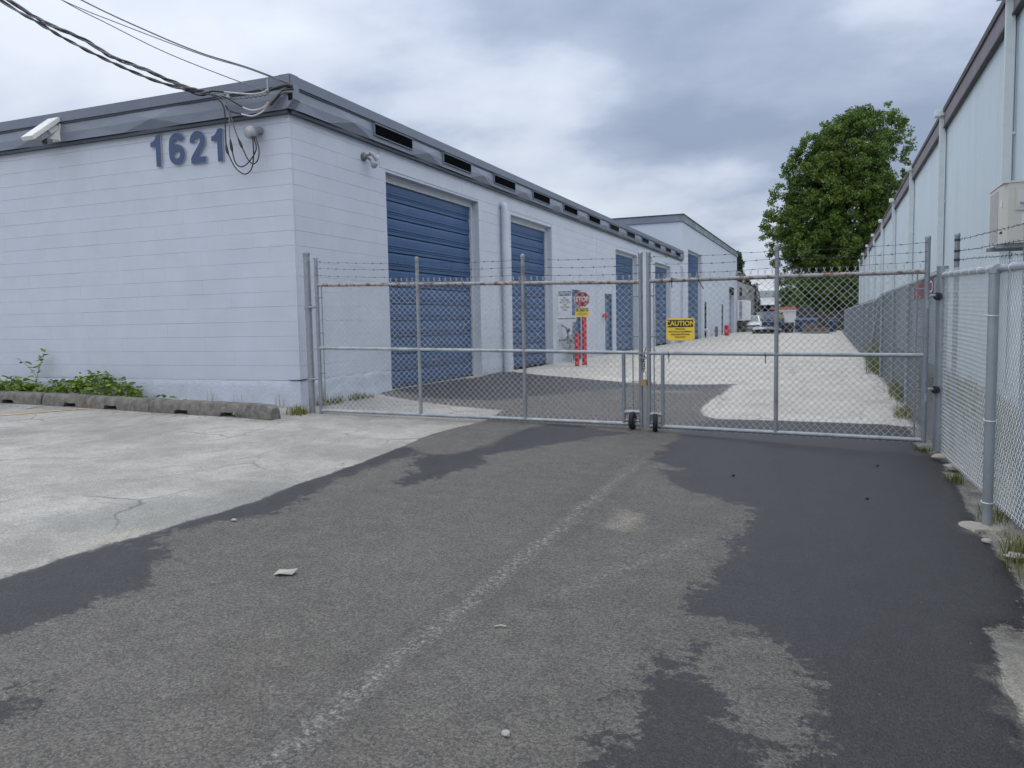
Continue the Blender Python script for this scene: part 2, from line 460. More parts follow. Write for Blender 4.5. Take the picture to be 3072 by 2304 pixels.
POLY_DAMP = [
    [(-1.45, 9.5), (-1.5, 8.0), (-1.53, 7.0), (-1.22, 6.27), (-0.97, 5.93), (-0.71, 5.73), (-0.47, 5.61), (-0.46, 5.16), (-0.5, 4.8), (-0.52, 4.2), (-0.59, 3.85), (-0.65, 3.61), (-0.57, 3.53),
     (-0.38, 3.46), (-0.21, 3.34), (-0.12, 3.19), (-0.03, 3.04), (0.03, 2.9), (-0.03, 2.74), (-0.10, 2.5), (-0.2, 2.3), (-0.3, 1.5), (-0.3, -2), (1.3, -2), (1.3, 10.6), (-1.2, 10.2)],
    [(-0.70, 1.2), (-0.66, 2.2), (-0.62, 2.41), (-0.64, 2.62), (-0.62, 2.82), (-0.55, 3.04), (-0.51, 3.15), (-0.45, 2.94), (-0.38, 2.82), (-0.31, 2.62), (-0.23, 2.62), (-0.17, 2.41), (-0.2, 1.2)],
    [(-3.0, 8.75), (-2.1, 8.4), (-2.3, 7.9), (-2.75, 7.0), (-2.95, 6.55), (-2.79, 6.1), (-2.85, 5.66), (-3.0, 5.22), (-3.15, 5.24), (-3.19, 5.71), (-3.46, 6.03), (-3.5, 6.32), (-3.22, 6.51), (-3.13, 7.1), (-3.2, 7.9)],
    [(-3.64, 6.07), (-3.63, 5.51), (-3.59, 5.04), (-3.47, 4.52), (-3.39, 4.07), (-3.63, 3.9), (-3.71, 3.51), (-3.59, 3.36), (-3.5, 3.2), (-4.1, 3.2), (-4.1, 6.6), (-3.75, 6.6), (-3.5, 6.3)],
    [(-4.3, 2.45), (-3.9, 2.75), (-3.86, 3.0), (-3.79, 3.22), (-3.57, 3.27), (-3.44, 3.23), (-3.25, 2.97), (-3.11, 2.76), (-3.14, 2.55), (-3.19, 2.38), (-3.19, 2.21), (-3.25, 1.95), (-3.9, 1.6)],
    [(-3.0, 1.7), (-2.74, 1.79), (-2.62, 1.85), (-2.55, 1.76), (-2.5, 1.62), (-2.6, 1.4)],
    [(-6.7, 11.2), (-6.7, 15.9), (-5.06, 14.7), (-3.6, 13.9), (-3.0, 13.2), (-3.6, 12.2), (-4.2, 11.2), (-4.6, 10.5), (-5.6, 10.4)],
    [(-3.0, 13.6), (-1.6, 13.9), (-1.7, 13.0), (-2.6, 12.7)],
]
POLY_SAND = [[(-4.11, 3.10), (-4.13, 3.23), (-4.04, 3.33), (-4.0, 3.55), (-3.89, 3.63), (-3.9, 3.43), (-3.94, 3.28), (-3.97, 3.10)],
             [(-1.29, 5.11), (-1.17, 5.07), (-1.15, 4.72), (-1.26, 4.77)], [(-1.45, 6.86), (-1.32, 6.69), (-1.2, 6.69), (-1.37, 6.80)],
             [(-5.4, 9.3), (-4.3, 9.25), (-4.2, 9.5), (-4.9, 9.65)], [(0.88, 5.55), (0.86, 5.76), (1.1, 5.95), (1.25, 5.75), (1.1, 5.5)], [(0.66, 3.45), (0.66, 2.6), (0.8, 2.6), (0.8, 3.6)],
             [(-2.6, 12.4), (-1.9, 12.45), (-1.9, 12.6), (-2.6, 12.55)]]
POLY_OLIVE = [[(-4.76, 3.6), (-4.62, 4.08), (-4.16, 4.4), (-4.12, 4.85), (-3.8, 5.0), (-3.7, 4.38), (-3.7, 3.6), (-4.13, 3.4), (-4.7, 3.2)]]
POLY_YARD = [(-4.1, 9.9), (-6.9, 10.6), (-6.9, 90), (3, 90), (3, 9.9), (0.9, 9.9)]

xs = np.concatenate([np.arange(-46, -14, 4.0), np.arange(-14, -7.2, 0.1), np.arange(-7.2, 1.12, 0.05), np.arange(1.15, 2.6, 0.15)])
ys = np.concatenate([np.arange(-12, 0.4, 1.0), np.arange(0.5, 11, 0.05), np.arange(11, 18, 0.1), np.arange(18, 80.1, 0.62)])
GX, GY = np.meshgrid(xs, ys, indexing='ij')
sx_ = np.gradient(xs)[:, None] + 0 * GY
sd_new, qx, qy = poly_sd(GX, GY, POLY_NEW)
near = (np.abs(sd_new) < 0.5 * np.minimum(sx_, 0.11)) & (GX < 1.12) & (GY > 0.4) & (GY < 17.9)
GX = np.where(near, qx, GX); GY = np.where(near, qy, GY)
sd_new, _, _ = poly_sd(GX, GY, POLY_NEW)


def multi_sd(polys, smooth_n=0.0):
    r = np.full(GX.shape, -99.0)
    for p in polys:
        s, _, _ = poly_sd(GX, GY, p)
        r = np.maximum(r, s)
    return r


sd_damp = multi_sd(POLY_DAMP)
sd_sand = multi_sd(POLY_SAND)
sd_olive = multi_sd(POLY_OLIVE)
sd_yard = multi_sd([POLY_YARD])
GZ = np.vectorize(gz)(GX, GY)
GZ = GZ + 0.018 * np.clip(sd_new / 0.07, 0, 1)
# gentle unevenness of worn paving and a lumpy verge
wob = np.array([[mnoise.noise((x * 0.55, y * 0.55, 0.3)) for y in ys] for x in xs])
GZ = GZ + 0.010 * wob * np.clip((GY - 1) / 3, 0, 1)
verge_mask = (GX > 0.62) & (sd_new < 0) & (GX > np.where(GY > 10.3, 0.93, 0.62))
lump = np.array([[mnoise.noise((x * 5, y * 5, 2.3)) for y in ys] for x in xs])
GZ = np.where(verge_mask, GZ - 0.012 + 0.02 * lump, GZ)


def pavement_material():
    m = bpy.data.materials.new('pavement')
    m.use_nodes = True
    t = m.node_tree
    p = t.nodes['Principled BSDF']
    nn = t.nodes.new

    def attr(a):
        n = nn('ShaderNodeAttribute'); n.attribute_name = a; return n.outputs['Fac']

    geo = nn('ShaderNodeNewGeometry').outputs['Position']

    def noise(scale, det=5, rough=0.6, vec=geo, dist=0.0):
        n = nn('ShaderNodeTexNoise'); n.inputs['Scale'].default_value = scale; n.inputs['Detail'].default_value = det
        n.inputs['Roughness'].default_value = rough; n.inputs['Distortion'].default_value = dist
        lk(t, vec, n.inputs['Vector']); return n.outputs['Fac']

    def rng_(v, a, b, c, d):
        n = nn('ShaderNodeMapRange'); n.inputs[1].default_value = a; n.inputs[2].default_value = b; n.inputs[3].default_value = c; n.inputs[4].default_value = d
        lk(t, v, n.inputs[0]); return n.outputs[0]

    def math_(op, a, b=None, c=None):
        n = nn('ShaderNodeMath'); n.operation = op
        for i, v in enumerate((a, b, c)):
            if v is None: continue
            if isinstance(v, (int, float)): n.inputs[i].default_value = v
            else: lk(t, v, n.inputs[i])
        return n.outputs[0]

    def mix(f, a, b, bl='MIX'):
        n = nn('ShaderNodeMix'); n.data_type = 'RGBA'; n.blend_type = bl
        if isinstance(f, float): n.inputs[0].default_value = f
        else: lk(t, f, n.inputs[0])
        for i, v in ((6, a), (7, b)):
            if isinstance(v, tuple): n.inputs[i].default_value = (*v, 1)
            else: lk(t, v, n.inputs[i])
        return n.outputs[2]

    def mask(sd, w, amp, nscale, det=6, fine=0.0):
        nz = noise(nscale, min(det, 4), 0.68)
        k = math_('MULTIPLY_ADD', math_('SUBTRACT', nz, 0.5), amp, sd)
        if fine:
            k = math_('MULTIPLY_ADD', math_('SUBTRACT', noise(17, 5, 0.78), 0.5), fine, k)
        return rng_(k, -w, w, 0, 1)

    a_new, a_damp, a_sand, a_olive, a_yard, a_verge = [attr(k) for k in ('sd_new', 'sd_damp', 'sd_sand', 'sd_olive', 'sd_yard', 'verge')]
    n_big = noise(0.9, 4, 0.6)
    n_mid = noise(6, 4, 0.65)
    vag = nn('ShaderNodeTexVoronoi'); vag.inputs['Scale'].default_value = 125; lk(t, geo, vag.inputs['Vector'])
    vsc = nn('ShaderNodeSeparateColor'); lk(t, vag.outputs['Color'], vsc.inputs[0])
    n_fine = math_('MULTIPLY_ADD', vsc.outputs[0], 0.55, math_('MULTIPLY_ADD', vag.outputs['Distance'], -0.45, 0.42))
    n_fine2 = noise(300, 1, 0.5)
    # old asphalt of the parking lot
    lot = mix(rng_(n_big, 0.35, 0.65, 0, 1), (0.255, 0.248, 0.228), (0.415, 0.405, 0.375))
    lot = mix(rng_(n_mid, 0.42, 0.75, 0, 0.55), lot, (0.19, 0.183, 0.17))
    # pale worn concrete of the yard
    yard = mix(rng_(n_big, 0.35, 0.65, 0, 1), (0.42, 0.402, 0.362), (0.54, 0.518, 0.472))
    yard = mix(rng_(noise(2.3, 5, 0.7), 0.50, 0.70, 0, 0.65), yard, (0.30, 0.275, 0.235))
    base = mix(mask(a_yard, 0.25, 0.8, 2.0), lot, yard)
    base = mix(math_('MULTIPLY', mask(a_olive, 0.15, 0.4, 3.0), 0.55), base, (0.17, 0.185, 0.17))
    # long thin cracks in the old paving
    mpn = nn('ShaderNodeMapping'); mpn.inputs['Scale'].default_value = (0.75, 0.42, 1.0); mpn.inputs['Rotation'].default_value = (0, 0, 0.5)
    wn = nn('ShaderNodeTexNoise'); wn.inputs['Scale'].default_value = 1.7; wn.inputs['Detail'].default_value = 6
    lk(t, geo, wn.inputs['Vector'])
    va = nn('ShaderNodeVectorMath'); va.operation = 'MULTIPLY_ADD'; va.inputs[1].default_value = (0.55, 0.55, 0.0)
    lk(t, wn.outputs['Color'], va.inputs[0]); lk(t, geo, va.inputs[2])
    lk(t, va.outputs[0], mpn.inputs[0])
    vo = nn('ShaderNodeTexVoronoi'); vo.feature = 'DISTANCE_TO_EDGE'; vo.inputs['Scale'].default_value = 1.35
    lk(t, mpn.outputs[0], vo.inputs['Vector'])
    crack = math_('MULTIPLY', rng_(vo.outputs['Distance'], 0.002, 0.015, 1, 0), rng_(noise(0.9, 4), 0.46, 0.60, 0, 0.62))
    base = mix(crack, base, (0.07, 0.068, 0.066))
    # new asphalt
    dry = mix(rng_(n_mid, 0.3, 0.7, 0, 1), (0.079, 0.074, 0.066), (0.112, 0.105, 0.094))
    dry = mix(rng_(n_big, 0.4, 0.7, 0, 0.4), dry, (0.130, 0.124, 0.115))
    wet = mix(rng_(n_mid, 0.3, 0.7, 0, 1), (0.0135, 0.0122, 0.0142), (0.0225, 0.0207, 0.0235))
    damp_m = mask(a_damp, 0.022, 0.40, 4.5, 5, fine=0.55)
    newa = mix(damp_m, dry, wet)
    # pale loose-stone seam between the two asphalt passes
    sxyz = nn('ShaderNodeSeparateXYZ'); lk(t, geo, sxyz.inputs[0])
    sx2 = math_('ABSOLUTE', math_('ADD', math_('ADD', sxyz.outputs[0], 1.565), math_('MULTIPLY', math_('SUBTRACT', noise(1.3, 3), 0.5), 0.10)))
    seam = math_('MULTIPLY', rng_(sx2, 0.01, 0.085, 1, 0), rng_(noise(38, 4, 0.75), 0.46, 0.66, 0, 0.85))
    seam = math_('MULTIPLY', seam, rng_(sxyz.outputs[1], 6.2, 7.2, 1, 0))
    newa = mix(math_('MULTIPLY', rng_(sx2, 0.03, 0.22, 0.35, 0), rng_(sxyz.outputs[1], 6.0, 7.2, 1, 0)), newa, (0.060, 0.057, 0.053))
    newa = mix(seam, newa, (0.27, 0.262, 0.247))
    # faint tyre trail right of the seam
    tr_d = math_('ABSOLUTE', math_('SUBTRACT', math_('SUBTRACT', sxyz.outputs[0], math_('MULTIPLY', sxyz.outputs[1], 0.42)), -2.68))
    trail = math_('MULTIPLY', math_('MULTIPLY', rng_(tr_d, 0.0, 0.08, 1, 0), rng_(noise(30, 4, 0.7), 0.42, 0.7, 0, 0.5)), math_('MULTIPLY', rng_(sxyz.outputs[1], 3.3, 3.8, 0, 1), rng_(sxyz.outputs[1], 4.5, 4.95, 1, 0)))
    newa = mix(trail, newa, (0.26, 0.255, 0.245))
    new_m = mask(a_new, 0.022, 0.13, 11, 6, fine=0.10)
    col = mix(new_m, base, newa)
    # sand and dirt
    verge = mix(rng_(n_mid, 0.35, 0.65, 0, 1), (0.115, 0.105, 0.090), (0.235, 0.225, 0.20))
    col = mix(math_('MULTIPLY', a_verge, math_('SUBTRACT', 1.0, new_m)), col, verge)
    col = mix(math_('MULTIPLY', mask(a_sand, 0.10, 0.34, 8), 0.42), col, (0.40, 0.365, 0.29))
    # aggregate speckle
    sp = math_('MULTIPLY', rng_(n_fine, 0.10, 0.90, 0.45, 1.60), rng_(noise(60, 2, 0.55), 0.32, 0.68, 0.84, 1.16))
    sp2 = rng_(n_fine2, 0.30, 0.70, 0.78, 1.22)
    scm = nn('ShaderNodeVectorMath'); scm.operation = 'SCALE'
    wetm = math_('MULTIPLY', damp_m, new_m)
    spw = math_('POWER', math_('MULTIPLY', sp, sp2), math_('ADD', math_('MULTIPLY', new_m, 0.5), math_('ADD', 0.5, math_('MULTIPLY', wetm, 0.6))))
    lk(t, col, scm.inputs[0]); lk(t, spw, scm.inputs['Scale'])
    col = scm.outputs[0]
    vs = nn('ShaderNodeTexVoronoi'); vs.inputs['Scale'].default_value = 21; vs.inputs['Randomness'].default_value = 1.0
    lk(t, geo, vs.inputs['Vector'])
    wsp = nn('ShaderNodeSeparateColor'); lk(t, vs.outputs['Color'], wsp.inputs[0])
    chips = math_('MULTIPLY', rng_(vs.outputs['Distance'], 0.05, 0.085, 1, 0), math_('GREATER_THAN', wsp.outputs[0], 0.965))
    col = mix(math_('MULTIPLY', chips, 0.75), col, (0.42, 0.41, 0.39))
    lk(t, col, p.inputs['Base Color'])
    rgh = rng_(math_('MULTIPLY', damp_m, new_m), 0, 1, 0.80, 0.50)
    lk(t, rgh, p.inputs['Roughness'])
    p.inputs['Specular IOR Level'].default_value = 0.5
    bp = nn('ShaderNodeBump'); bp.inputs['Strength'].default_value = 0.75; bp.inputs['Distance'].default_value = 0.006
    lk(t, math_('ADD', n_fine, math_('MULTIPLY', noise(45, 3), 0.7)), bp.inputs['Height'])
    lk(t, bp.outputs[0], p.inputs['Normal'])
    return m


M['pave'] = pavement_material()
nxs, nys = len(xs), len(ys)
IDX = np.arange(nxs * nys).reshape(nxs, nys)
cxm = 0.25 * (GX[:-1, :-1] + GX[1:, :-1] + GX[:-1, 1:] + GX[1:, 1:])
cym = 0.25 * (GY[:-1, :-1] + GY[1:, :-1] + GY[:-1, 1:] + GY[1:, 1:])
csd, _, _ = poly_sd(cxm, cym, POLY_NEW)
cyd, _, _ = poly_sd(cxm, cym, POLY_YARD)
foot = (cxm < -6.72) & (cym > 8.78) & (cym < 78)
is_new = (csd > 0) & (cym < 17)
is_verge = (~is_new) & (cxm > np.where(cym > 10.3, 0.93, 0.62))
is_yard = (~is_new) & (~is_verge) & (cyd > 0)
is_lot = ~(is_new | is_verge | is_yard)
verge_attr = np.clip((GX - np.where(GY > 10.3, 0.90, 0.60)) / 0.08, 0, 1)


def pave_obj(name, msk):
    msk = msk & ~foot
    ii, jj = np.nonzero(msk)
    F = np.stack([IDX[ii, jj], IDX[ii + 1, jj], IDX[ii + 1, jj + 1], IDX[ii, jj + 1]], 1)
    used, inv = np.unique(F, return_inverse=True)
    F = inv.reshape(F.shape)
    V = np.stack([GX.ravel()[used], GY.ravel()[used], GZ.ravel()[used]], 1)
    me = bpy.data.meshes.new(name)
    me.from_pydata(V.tolist(), [], F.tolist())
    for an, arr in (('sd_new', sd_new), ('sd_damp', sd_damp), ('sd_sand', sd_sand), ('sd_olive', sd_olive), ('sd_yard', sd_yard), ('verge', verge_attr)):
        at = me.attributes.new(an, 'FLOAT', 'POINT')
        at.data.foreach_set('value', np.ascontiguousarray(arr.ravel()[used], dtype=np.float32))
    me.polygons.foreach_set('use_smooth', [True] * len(me.polygons))
    me.materials.append(M['pave'])
    o = bpy.data.objects.new(name, me)
    C.objects.link(o)
    return tag(o, kind='structure')


tag(pave_obj('driveway', is_new), 'dark patched asphalt driveway running up to the gate')
tag(pave_obj('parking_lot', is_lot), 'pale cracked old asphalt in front of the block wall')
tag(pave_obj('yard', is_yard), 'pale worn concrete yard behind the gate')
tag(pave_obj('verge', is_verge), 'strip of dirt and broken concrete along the fence')
M['far_ground'] = material('far_ground', (0.20, 0.20, 0.185), 0.95, var=0.2, vscale=0.2)
tag(MB().add([(-900, -300, -0.55), (900, -300, -0.55), (900, 1500, -0.55), (-900, 1500, -0.55)], [(0, 1, 2, 3)]).build('ground', M['far_ground'], origin=(0, 0, -0.55)), kind='structure')

# worn yellow bay line, a thin sheet on the lot
mb = MB()
lp = [(-10.75, 6.1), (-10.27, 6.99), (-10.01, 7.49), (-9.72, 7.92)]
for (x0, y0), (x1, y1) in zip(lp[:-1], lp[1:]):
    for q in range(5):
        a0, a1 = q / 5, (q + 1) / 5
        xa, ya, xb, yb = x0 + (x1 - x0) * a0, y0 + (y1 - y0) * a0, x0 + (x1 - x0) * a1, y0 + (y1 - y0) * a1
        d = Vector((yb - ya, xa - xb)).normalized() * 0.045
        def zz(x, y): return gz(x, y) + 0.010 * mnoise.noise((x * 0.55, y * 0.55, 0.3)) + 0.006
        mb.add([(xa - d.x, ya - d.y, zz(xa, ya)), (xa + d.x, ya + d.y, zz(xa, ya)), (xb + d.x, yb + d.y, zz(xb, yb)), (xb - d.x, yb - d.y, zz(xb, yb))], [(0, 1, 2, 3)])
tag(mb.build('bay_line', M['line_yellow']), 'worn yellow parking bay line on the pale asphalt', kind='structure')

# ------------------------------------------------------------------ main warehouse
XW, YC = -6.67, 8.7
Z0, CH, NC = 0.36, 0.2032, 18          # first joint, course height, number of courses
ZT = 3.97                              # top of the block work
wh = thing('warehouse', 'pale grey block warehouse with blue roll-up doors and faceted metal fascia', 'warehouse', (-6.67, 8.7, 0))
OPEN = [(11.10, 14.71, 3.57), (16.45, 19.25, 3.53), (20.90, 21.80, 1.99), (24.38, 25.33, 1.97), (25.80, 29.03, 3.50), (32.25, 35.60, 3.48)]
YE = 38.6
segs = []
y = YC + 0.031
for a, b, h in OPEN:
    segs.append((y, a)); y = b
segs.append((y, YE))
# core behind the block faces
mb = MB()
mb.box((-34, YC + 0.0065, -0.4), (XW - 0.3, YC + 0.30, ZT))
mb.box((XW - 0.31, YC + 0.0066, -0.4), (XW - 0.0075, YC + 0.031, ZT))
for a, b in segs:
    mb.box((XW - 0.30, a + 0.001, -0.4), (XW - 0.0065, b - 0.001, ZT))
for a, b, h in OPEN:
    mb.box((XW - 0.30, a, h), (XW - 0.0065, b, ZT - 0.001))
mb.build('wall', M['mortar'], wh)
mb = MB().box((-34, YC + 0.3, 4.05), (XW - 0.09, YE, 4.24))
mb.build('roof', M['cap'], wh)
mb = MB().box((-34, YE - 0.3, -0.4), (XW - 0.31, YE - 0.01, ZT)).box((-34.3, YC, -0.4), (-34.0, YE, ZT))
mb.build('rear_wall', M['wall'], wh)

_bm = {}


def block_mesh(axis, ln, h, var=0):
    key = (axis, round(ln, 3), round(h, 3), var)
    if key in _bm: return _bm[key]
    c1, c2 = ((0.0034, 0.0034), (0.0010, 0.0030), (0.0030, 0.0008), (0.0007, 0.0007))[var]      # worn or paint-filled bed joints
    pr = [(-0.028, 0.0003), (-0.0045, 0.0003), (0, c1), (0, h - c2), (-0.0045, h - 0.0003), (-0.028, h - 0.0003)]
    vs = []
    for u in (0.0003, ln - 0.0003):
        for o_, z in pr:
            vs.append((o_, u, z) if axis == 'side' else (u, -o_, z))
    fs = [(i, (i + 1) % 6, 6 + (i + 1) % 6, 6 + i) for i in range(6)] + [tuple(reversed(range(6))), tuple(range(6, 12))]
    if axis != 'side': pass
    else: fs = [tuple(reversed(f)) for f in fs]
    me = bpy.data.meshes.new('concrete_block')
    me.from_pydata(vs, [], fs)
    me.materials.append(M['wall'])
    _bm[key] = (me, vs, fs)
    return _bm[key]


blocks = []     # (size in view, axis, length, height, location)
BL = 0.4064
for k in range(NC):
    z = Z0 + k * CH
    h = CH if k < NC - 1 else ZT - z - 0.001
    if h < 0.03: continue
    # front wall, running bond from the corner leftwards
    x = XW; first = BL if k % 2 == 0 else BL * 0.5 + 0.1
    while x > -16.5:
        ln = first if x == XW else BL
        x0 = x - ln
        blocks.append((1.0 / (x0 * x0 * 0.35 + YC * YC) if x > -12.95 else 0.0, 'front', ln, h, (x0, YC, z)))
        x = x0
    for a, b in segs:
        if k >= 16 and a > 11: continue
        y0 = a; j = 0
        b2 = b
        while y0 < b2 - 0.02:
            ln = (BL if k % 2 == 0 else BL * 0.5) if j == 0 else BL
            ln = min(ln, b2 - y0)
            if b2 - y0 - ln < 0.05: ln = b2 - y0
            if not (k >= 16 and y0 + ln > 10.9):
                blocks.append((0.45 / (44 + y0 * y0), 'side', ln, h, (XW, y0, z)))
            y0 += ln; j += 1
    for a, b, ho in OPEN:                       # courses over the low man doors
        if ho < 3 and z > ho + 0.05 and k < 16:
            y0 = a
            while y0 < b - 0.02:
                ln = min(BL, b - y0)
                blocks.append((0.0, 'side', ln, h, (XW, y0, z)))
                y0 += ln
blocks.sort(key=lambda q: -q[0])
rest = MB()
for i, (w_, ax, ln, h, loc) in enumerate(blocks):
    me, vs, fs = block_mesh(ax, ln, h, [0, 1, 2, 3][min(3, int(4 * abs(mnoise.noise((loc[0] * 0.8 + loc[1] * 0.8, loc[2] * 2.7, 1.3))) * 1.7))])
    jit = random.uniform(-0.0004, 0.0004)
    loc = (loc[0] + (jit if ax == 'side' else 0), loc[1] + (jit if ax == 'front' else 0), loc[2])
    if i < 298:
        o = bpy.data.objects.new('concrete_block', me)
        C.objects.link(o)
        o.parent = wh
        o.location = Vector(loc) - BASE[wh.name]
    else:
        rest.add([(v[0] + loc[0], v[1] + loc[1], v[2] + loc[2]) for v in vs], fs)
tag(rest.build('block_courses', M['wall'], wh), kind='stuff')
mb = MB().box((-34, YC - 0.0005, Z0), (-16.6, YC + 0.006, ZT))
mb.build('far_wall_face', M['wall'], wh)

# lintel beam over the door bays, cast with shallow form lines
mb = MB()
yy = 10.92
while yy < YE - 0.1:
    mb.box((XW - 0.006, yy, Z0 + 16 * CH + 0.001), (XW + 0.003, min(yy + 0.6, YE - 0.05), ZT - 0.001))
    yy += 0.602
mb.build('lintel_beam', M['wall'], wh)


def rough_face(name, a, b, z0, z1, axis, depth0, step=0.035, amp=0.012, mat='footing'):
    """a plastered footing strip with an uneven face"""
    na = max(2, int((b - a) / step)); nz_ = max(3, int((z1 - z0) / step))
    vs = []; fs = []
    for i in range(na + 1):
        for k in range(nz_ + 1):
            u = a + (b - a) * i / na; z = z0 + (z1 - z0) * k / nz_
            d = depth0 + amp * (mnoise.noise((u * 2.2, z * 5, 3.1)) * 0.6 + mnoise.noise((u * 9, z * 13, 8.1)) * 0.5)
            if k == nz_: d -= 0.010; z += 0.012 * mnoise.noise((u * 3.0, 1.7, 0))
            if k == 0: d = depth0
            vs.append((XW + d, u, z) if axis == 'side' else (u, YC - d, z))
    for i in range(na):
        for k in range(nz_):
            q = (i * (nz_ + 1) + k, (i + 1) * (nz_ + 1) + k, (i + 1) * (nz_ + 1) + k + 1, i * (nz_ + 1) + k + 1)
            fs.append(q)
    # returns so that the strip has thickness
    top = [i * (nz_ + 1) + nz_ for i in range(na + 1)]
    bidx = len(vs)
    for i in top:
        v = vs[i]
        vs.append((XW - 0.05, v[1], v[2]) if axis == 'side' else (v[0], YC + 0.05, v[2]))
    for i in range(na):
        fs.append((top[i], top[i + 1], bidx + i + 1, bidx + i))
    for e in (0, na):
        col = [e * (nz_ + 1) + k for k in range(nz_ + 1)]
        bb = len(vs)
        for i in col:
            v = vs[i]
            vs.append((XW - 0.05, v[1], v[2]) if axis == 'side' else (v[0], YC + 0.05, v[2]))
        for k in range(nz_):
            fs.append((col[k], col[k + 1], bb + k + 1, bb + k))
    return make_obj(name, vs, fs, M[mat], wh, smooth_=True)


rough_face('footing', -16.5, XW + 0.004, -0.25, Z0 - 0.006, 'front', 0.006, step=0.045, amp=0.006)
rough_face('footing', YC + 0.02, 11.09, -0.25, Z0 - 0.002, 'side', 0.004, amp=0.02)
for a, b in segs[1:]:
    rough_face('footing', a + 0.002, b - 0.002, -0.25, Z0 - 0.004, 'side', 0.004, step=0.12, amp=0.008)
# short dark cracks at the corner joint
mb = MB()
for pts in ([(-6.86, 8.685, 0.372), (-6.80, 8.684, 0.362), (-6.72, 8.684, 0.366), (-6.655, 8.69, 0.364), (-6.652, 8.80, 0.372), (-6.654, 8.98, 0.385)],):
    mb.tube(pts, [0.002, 0.006, 0.006, 0.008, 0.006, 0.002], 5)
mb.build('crack', M['dark'], wh)


# --- roll-up doors
def rollup(a, b, h, n, mat='blue_door', dep=0.19, z0=None, x_face=XW, parent=wh, name='roll_up_door', ribs=2):
    zb = gz(x_face, (a + b) / 2) + 0.02 if z0 is None else z0
    xf = x_face - dep
    fr = 0.10
    door = MB().box((xf - 0.10, a + 0.01, zb - 0.3), (xf - 0.05, b - 0.01, h + 0.0)).build(name, M['dark'], parent)
    top = h - 0.11
    ph = (top - zb) / n
    for i in range(n):
        z = zb + i * ph
        pr = [(-0.030, 0.0), (-0.018, 0.004), (0.0, 0.016)]
        zs = [0.30, 0.42] if ribs == 2 else [0.36, 0.5, 0.64]
        for q in zs:
            zq = q * ph
            pr += [(0.0, zq - 0.022), (0.014, zq - 0.010), (0.014, zq + 0.004), (0.0, zq + 0.013)]
        pr += [(0.004, ph * 0.62), (0.004, ph * 0.86), (0.0, ph - 0.012), (-0.024, ph - 0.002)]
        vs = []; fs = []
        for yv in (a + fr * 0.4, b - fr * 0.4):
            for o_, zz_ in pr: vs.append((xf + o_, yv, z + zz_))
        m_ = len(pr)
        for k in range(m_ - 1): fs.append((k, m_ + k, m_ + k + 1, k + 1))
        bb = len(vs)
        make_obj('door_slat', vs, fs, M[mat], door)
    f = MB()
    f.box((xf - 0.06, a + 0.002, zb - 0.02), (xf + 0.045, a + fr * 0.42, h - 0.002))
    f.box((xf - 0.06, b - fr * 0.75, zb - 0.02), (xf + 0.045, b - 0.002, h - 0.002))
    f.box((xf - 0.06, a + fr * 0.43, top - 0.005), (xf + 0.044, b - fr * 0.76, h - 0.003))
    f.build('door_frame', M['door_frame'], door)
    MB().box((xf - 0.03, a + fr * 0.45, zb - 0.02), (xf + 0.022, b - fr * 0.8, zb + 0.015)).build('bottom_seal', M['rubber'], door)
    ym = (a + b) / 2
    MB().tube([(xf + 0.012, ym - 0.11, zb + 0.42), (xf + 0.045, ym - 0.10, zb + 0.42), (xf + 0.045, ym + 0.10, zb + 0.42), (xf + 0.012, ym + 0.11, zb + 0.42)], 0.009, 8).build('lift_handle', M['galv'], door, True)
    MB().lathe((xf + 0.004, b - 0.45, zb + 1.05), (1, 0, 0), [(0.03, 0), (0.03, 0.016), (0.012, 0.02)], 12).build('lock', M['galv'], door, True)
    return door


rollup(11.10, 14.71, 3.57, 12)
rollup(16.45, 19.25, 3.53, 12)
rollup(25.80, 29.03, 3.50, 12)
rollup(32.25, 35.60, 3.48, 12)
MB().box((XW - 0.18, 11.10, -0.30), (XW + 0.10, 14.71, 0.008)).build('door_sill', M['conc_pale'], wh)


def man_door(a, b, h, x_face, parent, mat='blue_man', hside=0):
    zb = gz(x_face, a) + 0.015
    d = MB().box((x_face - 0.14, a + 0.05, zb - 0.3), (x_face - 0.09, b - 0.05, h - 0.05)).build('man_door', M[mat], parent)
    f = MB()
    f.box((x_face - 0.2, a + 0.001, zb - 0.3), (x_face - 0.03, a + 0.048, h - 0.001)).box((x_face - 0.2, b - 0.048, zb - 0.3), (x_face - 0.03, b - 0.001, h - 0.001)).box((x_face - 0.2, a + 0.049, h - 0.048), (x_face - 0.03, b - 0.049, h - 0.001))
    f.build('door_frame', M[mat], d)
    MB().lathe((x_face - 0.09, a + 0.12, zb + 0.98), (1, 0, 0), [(0.012, 0), (0.012, 0.05), (0.032, 0.055), (0.034, 0.075), (0.02, 0.088)], 10).build('door_knob', M['steel'], d, True)
    MB().lathe((x_face - 0.09, a + 0.12, zb + 1.16), (1, 0, 0), [(0.028, 0), (0.026, 0.02)], 10).build('deadbolt', M['steel'], d)
    return d


man_door(20.90, 21.80, 1.99, XW, wh)
man_door(24.38, 25.33, 1.97, XW, wh)

# --- fascia: folded sheet with raised facets, capped by a flashing
FB, FM, FT, FC = 3.955, 4.085, 4.255, 4.39
PER = 2.333


